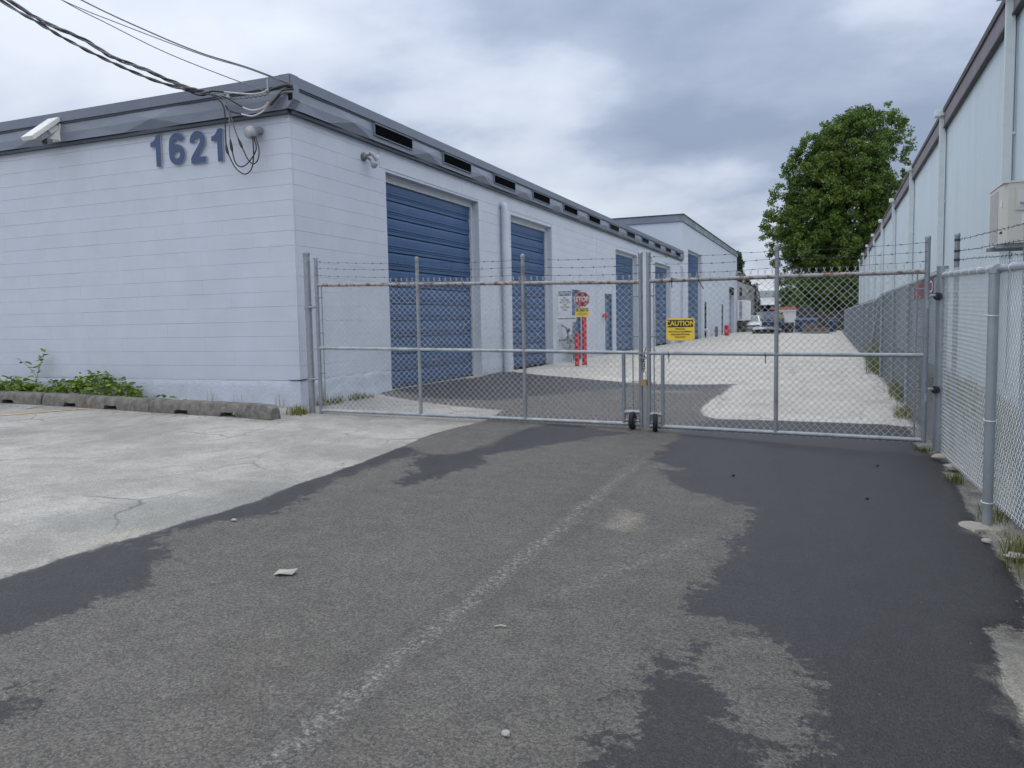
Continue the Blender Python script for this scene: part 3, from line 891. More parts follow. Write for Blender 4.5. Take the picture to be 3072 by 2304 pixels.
def fascia(name, axis, start, end, phase, vents):
    vs = []; fs = []

    def P(u, o_, z):
        return (XW + 0.03 + o_, u, z) if axis == 'side' else (u, YC - 0.03 - o_, z)
    cols = []
    k0 = math.floor((start - phase) / PER) - 1
    k = k0
    while True:
        base = phase + k * PER
        if base > end: break
        for off, ob, om, ot in ((0.0, 0.072, 0.078, 0.045), (0.59, 0.075, 0.070, 0.045), (1.18, 0.072, 0.078, 0.045), (1.76, 0.042, 0.106, 0.045)):
            u = base + off
            if start < u < end: cols.append((u, ob, om, ot))
        k += 1
    cols = [(start, 0.06, 0.09, 0.045)] + cols + [(end, 0.06, 0.09, 0.045)]
    for (u, ob, om, ot) in cols:
        vs += [P(u, ob, FB), P(u, om, FM), P(u, ot, FT)]
    for i in range(len(cols) - 1):
        a, b = i * 3, (i + 1) * 3
        if i % 2 == 0: fs += [(a, b, b + 1), (a, b + 1, a + 1), (a + 1, b + 1, a + 2), (b + 1, b + 2, a + 2)]
        else: fs += [(a, b, a + 1), (b, b + 1, a + 1), (a + 1, b + 1, b + 2), (a + 1, b + 2, a + 2)]
    if axis == 'front': pass
    f = make_obj(name, vs, fs, M['fascia'], wh)
    c = MB(); d = MB(); s = MB()
    if axis == 'side':
        u = start - 0.10
        while u < end:
            c.box((XW - 0.05, u + 0.0015, FT - 0.004), (XW + 0.112, min(u + 2.44, end + 0.02), FC)); u += 2.4415
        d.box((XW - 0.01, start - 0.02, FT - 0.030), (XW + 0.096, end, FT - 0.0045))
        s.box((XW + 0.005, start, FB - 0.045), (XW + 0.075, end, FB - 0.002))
    else:
        u = end + 0.10
        while u > start:
            c.box((max(u - 2.44, start - 0.02), YC - 0.112, FT - 0.003), (u - 0.0015, YC + 0.05, FC + 0.001)); u -= 2.4415
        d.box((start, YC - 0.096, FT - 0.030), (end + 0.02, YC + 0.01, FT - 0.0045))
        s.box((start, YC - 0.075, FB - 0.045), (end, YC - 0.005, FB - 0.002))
    c.build('cap_flashing', M['cap'], f); d.build('painted_shadow_strip', M['drip'], f); s.build('drip_edge', M['drip'], f)  # d is a solid dark strip, its colour standing in for shade under the cap
    return f


fs_side = fascia('fascia', 'side', YC - 0.03, 38.55, 10.62 - 0.02, True)
fs_front = fascia('fascia', 'front', -30.0, XW + 0.03, -30 + 0.62, False)
# infill strip that closes the back of both fascias
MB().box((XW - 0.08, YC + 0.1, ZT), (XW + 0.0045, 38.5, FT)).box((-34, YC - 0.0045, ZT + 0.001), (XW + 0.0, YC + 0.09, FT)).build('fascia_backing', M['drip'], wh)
for k in range(12):
    ya = 10.62 + k * PER
    yb = ya + 1.16
    v = MB()
    xo = XW + 0.075
    v.box((xo, ya, 4.045), (xo + 0.045, yb, 4.198))
    vent = v.build('louvre_vent', M['dark'], wh)
    fr = MB()
    fr.box((xo, ya - 0.02, 4.198), (xo + 0.075, yb + 0.02, 4.212)).box((xo, ya - 0.02, 4.03), (xo + 0.055, yb + 0.02, 4.045))
    fr.box((xo, ya - 0.02, 4.0455), (xo + 0.056, ya, 4.1975)).box((xo, yb, 4.0455), (xo + 0.056, yb + 0.02, 4.1975))
    fr.build('vent_frame', M['fascia'], vent)
    lv = MB()
    if k < 6:
        for j in range(5):
            z = 4.052 + j * 0.029
            lv.add([(xo + 0.046, ya + 0.004, z + 0.022), (xo + 0.046, yb - 0.004, z + 0.022), (xo + 0.066, yb - 0.004, z), (xo + 0.066, ya + 0.004, z), (xo + 0.046, ya + 0.004, z + 0.025), (xo + 0.046, yb - 0.004, z + 0.025), (xo + 0.066, yb - 0.004, z + 0.003), (xo + 0.066, ya + 0.004, z + 0.003)],
                   [(0, 3, 2, 1), (4, 5, 6, 7), (3, 7, 6, 2), (0, 4, 7, 3), (1, 2, 6, 5)])
        lv.build('louvre', M['louvre'], vent)
MB().box((XW - 0.005, 23.44, 0.37), (XW + 0.0008, 23.448, 3.6)).build('control_joint', M['drip'], wh)
# downpipes
for yq, r in ((15.86, 0.075), (38.3, 0.05)):
    pts = [(XW - 0.03, yq, 3.66), (XW + 0.03, yq, 3.665), (XW + 0.075, yq, 3.65), (XW + 0.095, yq, 3.60), (XW + 0.10, yq, 3.53), (XW + 0.10, yq, 0.12)]
    dp = MB().tube(pts, r, 14).build('downpipe', M['wall'], wh, True)
    MB().tube([(XW + 0.10, yq, 0.20), (XW + 0.10, yq, 0.02), (XW + 0.14, yq, -0.05)], r * 1.12, 14).build('pipe_boot', M['footing'], dp, True)
    st = MB()
    for z in (0.9, 2.1, 3.2):
        st.tube([(XW + 0.10, yq, z), (XW + 0.10, yq, z + 0.04)], r + 0.006, 14)
    st.build('pipe_strap', M['wall'], dp, True)

# ------------------------------------------------------------------ annex, third building, far building
an = thing('annex_building', 'taller pale grey building behind the warehouse with streaked roof fascia', 'warehouse', (-6.67, 38.6, 0))
AO = [(40.40, 44.95, 4.64), (46.1, 46.95, 2.07), (53.9, 54.75, 2.04), (58.1, 61.3, 3.38)]
AE = 63.2
mb = MB()
y = YE + 0.02
for a, b, h in AO + [(AE, AE, 0)]:
    mb.box((XW - 0.3, y, -0.6), (XW, a, 5.84)); y = b
for a, b, h in AO:
    mb.box((XW - 0.3, a, h), (XW, b, 5.84))
mb.box((-30, YE + 0.02, -0.6), (XW - 0.301, YE + 0.3, 5.84))
mb.box((-30, AE - 0.3, -0.6), (XW - 0.301, AE, 5.84))
mb.build('wall', M['annex'], an)
MB().box((-30, YE + 0.3, 5.6), (XW - 0.3, AE - 0.3, 5.83)).build('roof', M['cap'], an)
f = MB().box((XW - 0.30, YE - 0.06, 5.845), (XW + 0.07, AE + 0.07, 6.16)).build('fascia', M['annex_fascia'], an)
MB().box((-30, YE - 0.06, 5.844), (XW - 0.301, YE + 0.3, 6.158)).build('front_fascia', M['fascia'], an)
MB().box((-30, YE - 0.10, 6.1605), (XW + 0.11, AE + 0.1, 6.20)).build('cap_flashing', M['drip'], an)
rollup(40.40, 44.95, 4.64, 14, parent=an)
man_door(46.1, 46.95, 2.07, XW, an, 'dark')
man_door(53.9, 54.75, 2.04, XW, an, 'dark')
MB().box((XW - 0.28, 58.12, -0.5), (XW - 0.2, 61.28, 3.36)).build('shutter', M['lav_box'], an)
MB().box((XW - 0.15, 58.12, 2.85), (XW - 0.02, 61.28, 3.375)).build('shutter_box', M['dark'], an)
hd = MB().lathe((XW + 0.16, 62.6, 4.55), (0.3, -0.6, -0.75), [(0.05, -0.1), (0.2, 0.0), (0.26, 0.12), (0.27, 0.2)], 12).build('wall_lamp', M['brown_trim'], an, True)
MB().tube([(XW - 0.02, 62.75, 4.7), (XW + 0.16, 62.65, 4.65)], 0.03, 8).build('lamp_arm', M['brown_trim'], hd)

tb = thing('grey_shed', 'low bare grey building beyond the pale annex with dark doorways', 'building', (-6.67, 63.3, 0))
mb = MB()
TO = [(69.9, 72.2, 2.55), (74.0, 75.8, 2.45)]
y = AE + 0.02
for a, b, h in TO + [(79, 79, 0)]:
    mb.box((XW - 0.4, y, -0.6), (XW - 0.012, a, 4.0)); y = b
for a, b, h in TO: mb.box((XW - 0.4, a, h), (XW - 0.012, b, 4.0))
mb.box((-20, 63.5, -0.6), (XW - 0.401, 79, 3.9))
mb.build('wall', M['bare_conc'], tb)
for a, b, h in TO: MB().box((XW - 0.39, a, -0.55), (XW - 0.3, b, h)).build('doorway', M['dark'], tb)
MB().box((XW - 0.011, 64.6, 2.55), (XW + 0.25, 67.2, 2.85)).build('wall_unit', M['brown_trim'], tb)
for yq in (65.2, 66.3): MB().tube([(XW + 0.05, yq, 2.85), (XW + 0.05, yq, 3.55)], 0.05, 8).build('conduit', M['cable_dark'], tb)
for k, (yq, mm) in enumerate(((70.3, 'lens'), (72.4, 'cable_dark'))):
    MB().lathe((XW, yq, 3.45), (1, -0.4, -0.3), [(0.04, 0), (0.10, 0.08), (0.13, 0.18)], 10).build('wall_lamp', M[mm], tb, True)
wp = thing('white_panel_box', 'white upright cabinet standing against the bare grey building', 'cabinet', (-6.3, 65.6, -0.1))
MB().box((-6.66, 63.5, 0.9), (-6.0, 67.6, 2.5)).build('body', M['far_white'], wp)
MB().box((-6.4, 63.6, -0.25), (-6.2, 67.4, 0.9)).build('stand', M['junk'], wp)
MB().box((-6.5, 63.485, 1.0), (-6.3, 63.499, 2.4)).build('door_panel', M['lav_box'], wp)

fb = thing('far_white_building', 'white industrial building far at the end of the yard with dark open bay', 'building', (-9, 150, -0.5))
MB().box((-12.0, 150, -0.55), (-9.05 - 2.5 + 0.05, 165, 5.0)).box((-9.0, 150, -0.55), (14, 165, 5.0)).box((-11.5, 150, 3.4), (-9.0, 165, 5.0)).build('wall', M['far_white'], fb)
MB().box((-12.0, 149.8, 4.9), (14, 150.3, 6.0)).build('fascia_band', M['far_band'], fb)
MB().box((-11.5, 150.6, -0.55), (-9.0, 150.7, 3.4)).build('open_bay', M['dark'], fb)
MB().box((-11.75, 149.9, -0.55), (-11.5, 150.1, 3.6)).box((-9.0, 149.9, -0.55), (-8.75, 150.1, 3.6)).box((-11.5, 149.9, 3.4), (-9.0, 150.1, 3.6)).build('bay_frame', M['far_white'], fb)
for x in (-10.6, -8.4, -6.9): MB().lathe((x, 149.79, 5.45), (0, -1, 0), [(0.12, 0), (0.12, 0.05)], 10).build('lamp', M['cable_dark'], fb)
MB().tube([(-9.0, 149.7, 4.35), (-2.0, 149.7, 4.2)], 0.03, 6).build('wall_pipe', M['red_pipe'], fb)

# ------------------------------------------------------------------ pale blue building on the right
XR = 2.40
rb = thing('panel_building', 'long pale blue panelled building with brown roof trim behind the fence', 'building', (2.4, 10, -0.3))
MB().box((XR + 0.03, 1.0, -0.5), (14, 74.5, 5.5)).build('wall', M['panel_trim'], rb)
DS = [6.0 + 7.05 * k for k in range(10)]
PW = 2.44
k = 0
yv = 1.0
while yv < 74.4:
    w_ = min(PW, 74.4 - yv)
    MB().box((XR, yv + 0.0015, -0.35), (XR + 0.028, yv + w_ - 0.0015, 5.27)).build('wall_panel', M['panel'], rb)
    yv += PW
ft = MB().box((XR - 0.075, 0.9, 5.255), (XR + 0.0295, 74.6, 5.56)).build('roof_trim', M['brown_trim'], rb)
MB().box((XR - 0.105, 0.9, 5.5605), (XR + 0.03, 74.62, 5.66)).box((XR - 0.09, 0.9, 5.225), (XR + 0.02, 74.6, 5.2545)).build('dark_edge', M['brown_dark'], ft)
MB().box((XR + 0.02, 0.9, 5.53), (14.1, 74.6, 5.64)).build('roof', M['brown_dark'], rb)
for yq in DS:
    if yq < 5: continue
    d = MB().box((XR - 0.155, yq - 0.05, 0.10), (XR - 0.045, yq + 0.05, 5.50)).build('downspout', M['panel_trim'], rb)
    MB().box((XR - 0.26, yq - 0.12, 5.50), (XR - 0.02, yq + 0.12, 5.64)).build('rain_head', M['panel_trim'], d)
    MB().box((XR - 0.012, yq + 0.09, 0.0), (XR - 0.0005, yq + 0.115, 5.22)).build('seam_strip', M['far_band'], d)
    MB().box((XR - 0.045, yq - 0.04, 1.2), (XR - 0.0006, yq + 0.04, 1.24)).box((XR - 0.045, yq - 0.04, 3.6), (XR - 0.0006, yq + 0.04, 3.64)).build('strap', M['panel_trim'], d)

# outdoor heat-pump unit on the pale wall
ac = thing('air_conditioner', 'beige outdoor air conditioner mounted high on the pale blue wall', 'air conditioner', (2.2, 11.8, 1.9))
AX0, AX1, AY0, AY1, AZ0, AZ1 = 2.0, 2.33, 11.42, 12.30, 1.97, 2.71
body = [(AX0 + 0.05, AY0), (AX1, AY0), (AX1, AY1), (AX0, AY1), (AX0, AY0 + 0.30), (AX0 + 0.012, AY0 + 0.05)]
mb = MB()
n_ = len(body)
mb.add([(x, y, AZ0) for x, y in body] + [(x, y, AZ1) for x, y in body], [tuple(reversed(range(n_))), tuple(range(n_, 2 * n_))] + [(i, (i + 1) % n_, n_ + (i + 1) % n_, n_ + i) for i in range(n_)])
mb.build('casing', M['ac_body'], ac)
MB().box((AX0 - 0.004, AY0 + 0.32, AZ0 + 0.05), (AX0 + 0.001, AY1 - 0.03, AZ1 - 0.05)).build('front_grille', M['ac_dark'], ac)
MB().box((AX0 - 0.01, AY0 - 0.012, AZ1 + 0.0005), (AX1 + 0.01, AY1 + 0.012, AZ1 + 0.022)).build('top_cover', M['lamp_white'], ac)
mb = MB().box((AX0 + 0.13, AY0 - 0.02, AZ1 - 0.34), (AX1 - 0.02, AY0 - 0.0005, AZ1 - 0.06))
vc = mb.build('valve_cover', M['ac_body'], ac)
MB().box((AX0 + 0.155, AY0 - 0.024, AZ1 - 0.30), (AX1 - 0.04, AY0 - 0.0205, AZ1 - 0.10)).build('cover_recess', M['lamp_white'], vc)
MB().tube([(AX0 + 0.17, AY0 - 0.03, AZ1 - 0.25), (AX0 + 0.22, AY0 - 0.035, AZ1 - 0.262), (AX1 - 0.04, AY0 - 0.03, AZ1 - 0.265)], 0.013, 8).build('handle', M['grey_plastic'], vc)
MB().box((AX0 + 0.20, AY0 - 0.003, AZ0 + 0.22), (AX0 + 0.25, AY0 - 0.0006, AZ0 + 0.36)).box((AX0 + 0.26, AY0 - 0.003, AZ0 + 0.24), (AX1 - 0.03, AY0 - 0.0006, AZ0 + 0.36)).build('rating_label', M['white_sign'], ac)
MB().box((AX0 + 0.004, AY0 + 0.10, AZ1 - 0.28), (AX0 + 0.0065, AY0 + 0.24, AZ1 - 0.19)).build('warning_label', M['white_sign'], ac)
MB().box((AX0 + 0.004, AY0 + 0.08, AZ0 + 0.13), (AX0 + 0.0066, AY0 + 0.22, AZ0 + 0.155)).build('grip_slot', M['dark'], ac)
for q in (AY0 + 0.10, AY1 - 0.14): MB().box((AX0 - 0.05, q, AZ0 - 0.05), (XR - 0.0005, q + 0.04, AZ0 - 0.001)).build('bracket', M['galv_new'], ac)


# ------------------------------------------------------------------ chain link
def chain_arrays(A, B, zb, zt, pitch=0.072, r=0.0021, depth=0.004, nseg=2, sides=3, spike=0.0, droop=0.0, round_=False, jit=0.0012):
    """zigzag wires between plan points A and B; zb/zt = (z at A, z at B); returns verts, quads"""
    A = np.array([A[0], A[1]]); B = np.array([B[0], B[1]])
    ln = np.linalg.norm(B - A); u = (B - A) / ln; nrm = np.array([u[1], -u[0]])
    hp = pitch / 2
    nw = int(ln / hp)
    hmax = max(zt[0] - zb[0], zt[1] - zb[1])
    nl = int(round(hmax / hp))
    K = nl * nseg + 1
    i = np.arange(nw)[:, None]; k = np.arange(K)[None, :]
    j = k / nseg
    jf = np.floor(j); fr = j - jf
    side0 = (jf + i) % 2; side1 = (jf + 1 + i) % 2
    if round_:
        fr_s = 0.5 - 0.5 * np.cos(np.pi * fr); fr_s = 0.45 * fr_s + 0.55 * fr
    else:
        fr_s = fr
    s = (i + side0 * (1 - fr_s) + side1 * fr_s) * hp
    dd = depth * np.where((jf + i) % 2 == 0, 1, -1) * np.sin(np.pi * fr)
    t = np.clip(s / ln, 0, 1)
    zbot = zb[0] + (zb[1] - zb[0]) * t; ztop = zt[0] + (zt[1] - zt[0]) * t
    z = zbot + (ztop - zbot) * (j / nl)
    s = s + jit * np.sin(j * 0.9 + i * 1.7); dd = dd + droop * np.sin(t * 9 + 0.6) * np.sin(np.pi * j / nl)
    X = A[0] + u[0] * s + nrm[0] * dd; Y = A[1] + u[1] * s + nrm[1] * dd
    if spike > 0:      # twisted selvage: wire ends stand up above the rail
        zs = z[:, -1:] + spike; sg = np.where(i % 2 == 0, 1, -1) * 0.010
        X = np.concatenate([X, X[:, -1:] + u[0] * sg], 1); Y = np.concatenate([Y, Y[:, -1:] + u[1] * sg], 1); z = np.concatenate([z, zs], 1)
        K += 1
    P = np.stack([X, Y, z], -1)                                     # nw, K, 3
    e1 = np.array([nrm[0], nrm[1], 0.0]); e2 = np.array([u[0], u[1], 0.0])
    ang = np.arange(sides) * 2 * np.pi / sides
    ring = r * (np.cos(ang)[:, None] * e1 + 1.3 * np.sin(ang)[:, None] * e2)
    V = (P[:, :, None, :] + ring[None, None]).reshape(-1, 3)
    base = (np.arange(nw)[:, None, None] * K + np.arange(K - 1)[None, :, None]) * sides
    q = np.arange(sides)[None, None, :]; q2 = (q + 1) % sides
    F = np.stack([base + q, base + q2, base + sides + q2, base + sides + q], -1).reshape(-1, 4)
    return V, F


def big_mesh(name, V, F, m, parent=None, smooth_=True):
    b = BASE[parent.name] if parent is not None else Vector((0, 0, 0))
    V = np.asarray(V, dtype=np.float32) - np.array(b, dtype=np.float32)
    F = np.asarray(F, dtype=np.int32)
    me = bpy.data.meshes.new(name)
    n = F.shape[1]
    me.vertices.add(len(V)); me.vertices.foreach_set('co', V.ravel())
    me.loops.add(F.size); me.loops.foreach_set('vertex_index', F.ravel())
    me.polygons.add(len(F)); me.polygons.foreach_set('loop_start', np.arange(0, F.size, n, dtype=np.int32))
    try:
        me.polygons.foreach_set('loop_total', np.full(len(F), n, dtype=np.int32))
    except Exception:
        pass
    if smooth_: me.polygons.foreach_set('use_smooth', np.ones(len(F), dtype=bool))
    me.update(calc_edges=True); me.validate()
    me.materials.append(m)
    o = bpy.data.objects.new(name, me)
    C.objects.link(o)
    if parent is not None: o.parent = parent
    BASE[o.name] = b
    return o


def barbed(mb, p0, p1, sag=0.01, n=26, spacing=0.125, r=0.0022, kink=0.006, seed=0):
    p0, p1 = Vector(p0), Vector(p1)
    ln = (p1 - p0).length
    pts = []
    for k in range(n + 1):
        t = k / n
        p = p0.lerp(p1, t)
        p.z += -sag * 4 * t * (1 - t) + kink * mnoise.noise((t * 7, seed, 0.5)) * (0 if k in (0, n) else 1)
        pts.append(p)
    mb.tube(pts, r, 4)
    d = (p1 - p0).normalized(); up = Vector((0, 0, 1)); nn_ = d.cross(up)
    q = spacing * 0.6
    while q < ln:
        t = q / ln; f = t * n; a = int(f); a = min(a, n - 1)
        p = pts[a].lerp(pts[a + 1], f - a)
        th = random.uniform(0, 3.1)
        w_ = (up * math.cos(th) + nn_ * math.sin(th)) * 0.016
        mb.tube([p - w_ - d * 0.004, p + w_ + d * 0.004], 0.0018, 3)
        mb.tube([p - d * 0.012, p + d * 0.012], 0.0045, 4)
        q += spacing * random.uniform(0.85, 1.15)


def cap_post(mb, x, y, z0, z1, r, n=12):
    mb.lathe((x, y, 0), (0, 0, 1), [(r, z0), (r, z1 - 0.035), (r * 1.13, z1 - 0.035), (r * 1.13, z1 - 0.012), (r * 0.8, z1 - 0.002), (r * 0.25, z1 + 0.004)], n)


def gate_leaf(A, B, top, mid, bot, posts, label, stile_tops, caster_x, name, spike_r, sign_gap=None):
    """A,B plan ends; top/mid/bot=(zA,zB); posts=[(t, ztop)]"""
    A = Vector((A[0], A[1], 0)); B = Vector((B[0], B[1], 0))
    u = (B - A).normalized(); ln = (B - A).length; nrm = Vector((u.y, -u.x, 0))      # nrm points to the camera side

    def pt(t, zz, off=0.0):
        p = A.lerp(B, t) + nrm * off
        return (p.x, p.y, zz[0] + (zz[1] - zz[0]) * t if isinstance(zz, tuple) else zz)
    g = thing(name, label, 'gate', (A.x, A.y, bot[0]), 'leaves of the double chain link gate')
    MB().tube([pt(0, top), pt(0.25, top), pt(0.5, top), pt(0.75, top), pt(1, top)], 0.0215, 12).build('top_rail', M['rust_rail'], g, True)
    MB().tube([pt(0, mid), pt(0.5, mid), pt(1, mid)], 0.0205, 12).build('middle_rail', M['mid_rail'], g, True)
    MB().tube([pt(0, bot), pt(0.5, bot), pt(1, bot)], 0.0215, 12).build('bottom_rail', M['mid_rail'], g, True)
    for t, zt_, zb_ in stile_tops:
        mb = MB(); x, y, _ = pt(t, 0.0); cap_post(mb, x, y, zb_, zt_, 0.0245); mb.build('end_post', M['galv'], g, True)
    for t, zt_ in posts:
        mb = MB(); x, y, z = pt(t, bot); cap_post(mb, x, y, z, zt_, 0.0225); mb.build('upright', M['rust_post'], g, True)
    # fabric on the yard side of the frame
    o1, o2 = pt(0.012, 0.0, -0.022), pt(0.988, 0.0, -0.022)
    V, F = chain_arrays(o1[:2], o2[:2], (bot[0] - 0.035, bot[1] - 0.035), (top[0] + 0.045, top[1] + 0.045), spike=spike_r, nseg=2, sides=4, r=0.0021, depth=0.0035, droop=0.012, jit=0.0026)
    tag(big_mesh('chain_mesh', V, F, M['galv_wire'], g), kind='stuff')
    # tension bars and bands at both ends
    for t, s_ in ((0.016 if ln > 3 else 0.022, 1), (1 - (0.022 if ln > 3 else 0.03), -1)):
        x, y, zb_ = pt(t, bot); zt_ = pt(t, top)[2]
        bar = MB().tube([(x, y, zb_ - 0.03), (x, y, zt_ + 0.02)], 0.007, 6).build('tension_bar', M['galv'], g)
        te = 0 if s_ == 1 else 1
        for q in (0.06, 0.30, 0.62, 0.90):
            z = zb_ + (zt_ - zb_) * q
            px, py, _ = pt(te, 0.0)
            mb = MB()
            mb.tube([(px, py, z - 0.012), (px, py, z + 0.012)], 0.028, 12)
            mb.tube([(px, py, z), (x + u.x * 0.02 * s_, y + u.y * 0.02 * s_, z)], 0.006, 6)
            mb.build('tension_band', M['galv'], bar, True)
    # barbed wire, three strands
    tops = [(t, z_) for t, z_, _ in stile_tops] + posts
    tops.sort()
    bm_ = []
    for sidx, drop in enumerate((0.065, 0.150, 0.240)):
        mb = MB()
        for (t0, z0_), (t1, z1_) in zip(tops[:-1], tops[1:]):
            off = -0.0 if name else 0
            barbed(mb, pt(t0, z0_ - drop, 0.024), pt(t1, z1_ - drop, 0.024), sag=0.012 + 0.010 * random.random(), seed=sidx * 3.3 + t0 * 7)
        mb.build('barbed_wire', M['barb'], g)
    # caster
    cxp = caster_x
    s_ = 1 if cxp < 0.5 else -1
    x, y, zm = pt(cxp, mid); zb_ = pt(cxp, bot)[2]
    cst = MB().tube([(x, y, zm), (x, y, zb_ - 0.0)], 0.021, 12).build('caster_upright', M['galv'], g, True)
    te = 0 if s_ == 1 else 1
    px, py, _ = pt(te, 0.0)
    MB().tube([(x, y, zb_ + 0.135), (px, py, zb_ + 0.135)], 0.022, 12).build('caster_arm', M['mid_rail'], cst, True)
    wx, wy = x + (px - x) * 0.52 + nrm.x * 0.02, y + (py - y) * 0.52 + nrm.y * 0.02
    wr = 0.102
    wz = gz(wx, wy) + 0.018 + wr - 0.004
    ax = (u * s_ + nrm * 0.30 * s_).normalized() if name else u
    ax = (u + nrm * (-0.33 if s_ == 1 else 0.16)).normalized()
    c0 = Vector((wx, wy, wz))
    wheel = MB().lathe(c0 - ax * 0.028, ax, [(0.062, 0.004), (0.082, 0.0), (0.095, 0.004), (wr, 0.014), (wr + 0.001, 0.028), (wr, 0.042), (0.095, 0.052), (0.082, 0.056), (0.062, 0.052)], 28).build('tyre', M['rubber'], g, True)
    MB().lathe(c0 - ax * 0.030, ax, [(0.060, 0.010), (0.064, 0.006), (0.058, 0.016), (0.026, 0.018), (0.026, 0.0), (0.026, 0.06), (0.026, 0.044), (0.058, 0.046), (0.064, 0.054), (0.060, 0.052)], 20).build('hub', M['grey_plastic'], wheel, True)
    MB().tube([c0 - ax * 0.05, c0 + ax * 0.075], 0.010, 8).build('axle', M['galv_new'], wheel, True)
    MB().tube([(x, y, zb_ + 0.02), (x, y, wz), c0 - ax * 0.05 * (1 if (Vector((x, y, 0)) - Vector((c0.x, c0.y, 0))).dot(ax) < 0 else -1)], 0.014, 8).build('axle_bracket', M['galv'], wheel, True)
    return g, pt, u, nrm


gl, ptL, uL, nL = gate_leaf((-6.05, 8.30), (-1.97, 8.72), (1.62, 1.525), (0.82, 0.728), (0.015, -0.09), [(0.338, 1.92), (0.665, 1.895)],
                            'wide gate leaf beside the warehouse corner, rusted top rail and no sign', [(0.0, 1.98, -0.03), (1.0, 1.865, -0.125)], 0.952, 'gate_leaf', 0.035)
gr, ptR, uR, nR = gate_leaf((-1.87, 8.68), (0.86, 8.35), (1.53, 1.505), (0.725, 0.712), (-0.10, -0.105), [(0.502, 1.85)],
                            'narrower gate leaf carrying the yellow caution sign, rusted top rail', [(0.0, 1.865, -0.125), (1.0, 1.84, -0.13)], 0.058, 'gate_leaf', 0.035)

# hinge posts
hp = thing('gate_post', 'thick steel gate post standing at the warehouse corner', 'post', (-6.19, 8.30, -0.2))
mb = MB(); cap_post(mb, -6.19, 8.30, -0.25, 2.04, 0.042, 16); mb.build('shaft', M['galv'], hp, True)
for z in (0.42, 1.34):
    b_ = MB().tube([(-6.19, 8.30, z - 0.03), (-6.19, 8.30, z + 0.03)], 0.050, 16).tube([(-6.19, 8.27, z), (-6.05, 8.27, z)], 0.013, 8).build('hinge', M['galv'], hp, True)
hr = thing('gate_post', 'thick steel gate post with dark hinge clamps where gate meets fence', 'post', (1.0, 8.45, -0.3))
mb = MB()
mb.lathe((1.0, 8.45, 0), (0, 0, 1), [(0.052, -0.32), (0.052, 1.555), (0.046, 1.556), (0.045, 1.54)], 18)
mb.build('shaft', M['galv_new'], hr, True)
for z in (1.27, 0.38):
    hg = MB().tube([(1.0, 8.45, z - 0.035), (1.0, 8.45, z + 0.035)], 0.060, 18).build('hinge_clamp', M['galv'], hr, True)
    MB().lathe((0.955, 8.385, z), (-0.45, -0.8, 0), [(0.036, -0.02), (0.036, 0.012), (0.020, 0.014), (0.020, 0.030)], 14).build('hinge_bolt', M['cable_dark'], hg, True)
    MB().tube([(0.975, 8.385, z + 0.005), (0.90, 8.36, z + 0.01), (0.872, 8.345, z - 0.01), (0.868, 8.342, z - 0.05)], 0.012, 8).build('hinge_pin', M['galv_new'], hg, True)
    MB().tube([(0.868, 8.342, z - 0.03), (0.868, 8.342, z - 0.11)], 0.020, 10).build('hinge_sleeve', M['galv_new'], hg, True)
for z in (1.36, 0.52, -0.10):
    MB().tube([(1.0, 8.45, z - 0.012), (1.0, 8.45, z + 0.012)], 0.057, 18).build('band', M['galv_new'], hr, True)

# padlock on a short black chain between the two end posts
pk = thing('padlock', 'brass padlock with long shackle hanging between the two gate leaves', 'padlock', (-1.92, 8.66, 0.45))
mb = MB()
lz = 0.72
for q in range(7):
    z = 0.70 - q * 0.028
    c0 = Vector((-1.922 + 0.004 * math.sin(q * 2), 8.665, z)); a_ = Vector((1, 0, 0)) if q % 2 else Vector((0, 1, 0))
    pts = [c0 + a_ * 0.011 * math.cos(t) + Vector((0, 0, 0.020 * math.sin(t))) for t in [k * math.pi / 5 for k in range(11)]]
    mb.tube(pts, 0.0045, 6, caps=False)
tag(mb.build('chain', M['cable_dark'], pk, True))
MB().tube([(-1.90, 8.67, 0.79), (-1.915, 8.668, 0.74), (-1.922, 8.665, 0.71)], 0.005, 6).build('chain_tail', M['cable_dark'], pk)
sh = [(-1.945, 8.66, 0.425), (-1.945, 8.66, 0.50), (-1.940, 8.66, 0.525), (-1.9235, 8.66, 0.536), (-1.907, 8.66, 0.525), (-1.902, 8.66, 0.50), (-1.902, 8.66, 0.425)]
MB().tube(sh, 0.0055, 8).build('shackle', M['steel'], pk, True)
MB().prism([(-0.030, -0.03), (-0.026, -0.034), (0.026, -0.034), (0.030, -0.03), (0.030, 0.028), (0.024, 0.034), (-0.024, 0.034), (-0.030, 0.028)], (-1.9235, 8.674, 0.395), (1, 0, 0), (0, 0, 1), 0.026).build('body', M['brass'], pk)
lt = MB().box((-1.985, 8.66, 0.715), (-1.865, 8.69, 0.735)).box((-1.985, 8.66, 0.665), (-1.865, 8.69, 0.682))
tag(lt.build('latch_bars', M['galv'], pk), kind='stuff')

# caution sign wired to the narrow leaf
p0 = ptR(0.075, 0.86, 0.030); p1 = ptR(0.190, 0.86, 0.030)
O = Vector((-1.655, 8.60, 0.868)); U = uR.copy(); Wd, Hg = 0.312, 0.243
cs = thing('caution_sign', 'yellow CAUTION personal protective equipment sign hung on the gate', 'sign', tuple(O))
Zv = Vector((0, 0, 1))


def plate(w, h, o, u, z_, n, d0=0.0, th=0.003, r=0.008):
    mb_ = MB()
    poly = [(r, 0), (w - r, 0), (w, r), (w, h - r), (w - r, h), (r, h), (0, h - r), (0, r)]
    return mb_.prism(poly, o + n * d0, u, z_, th)


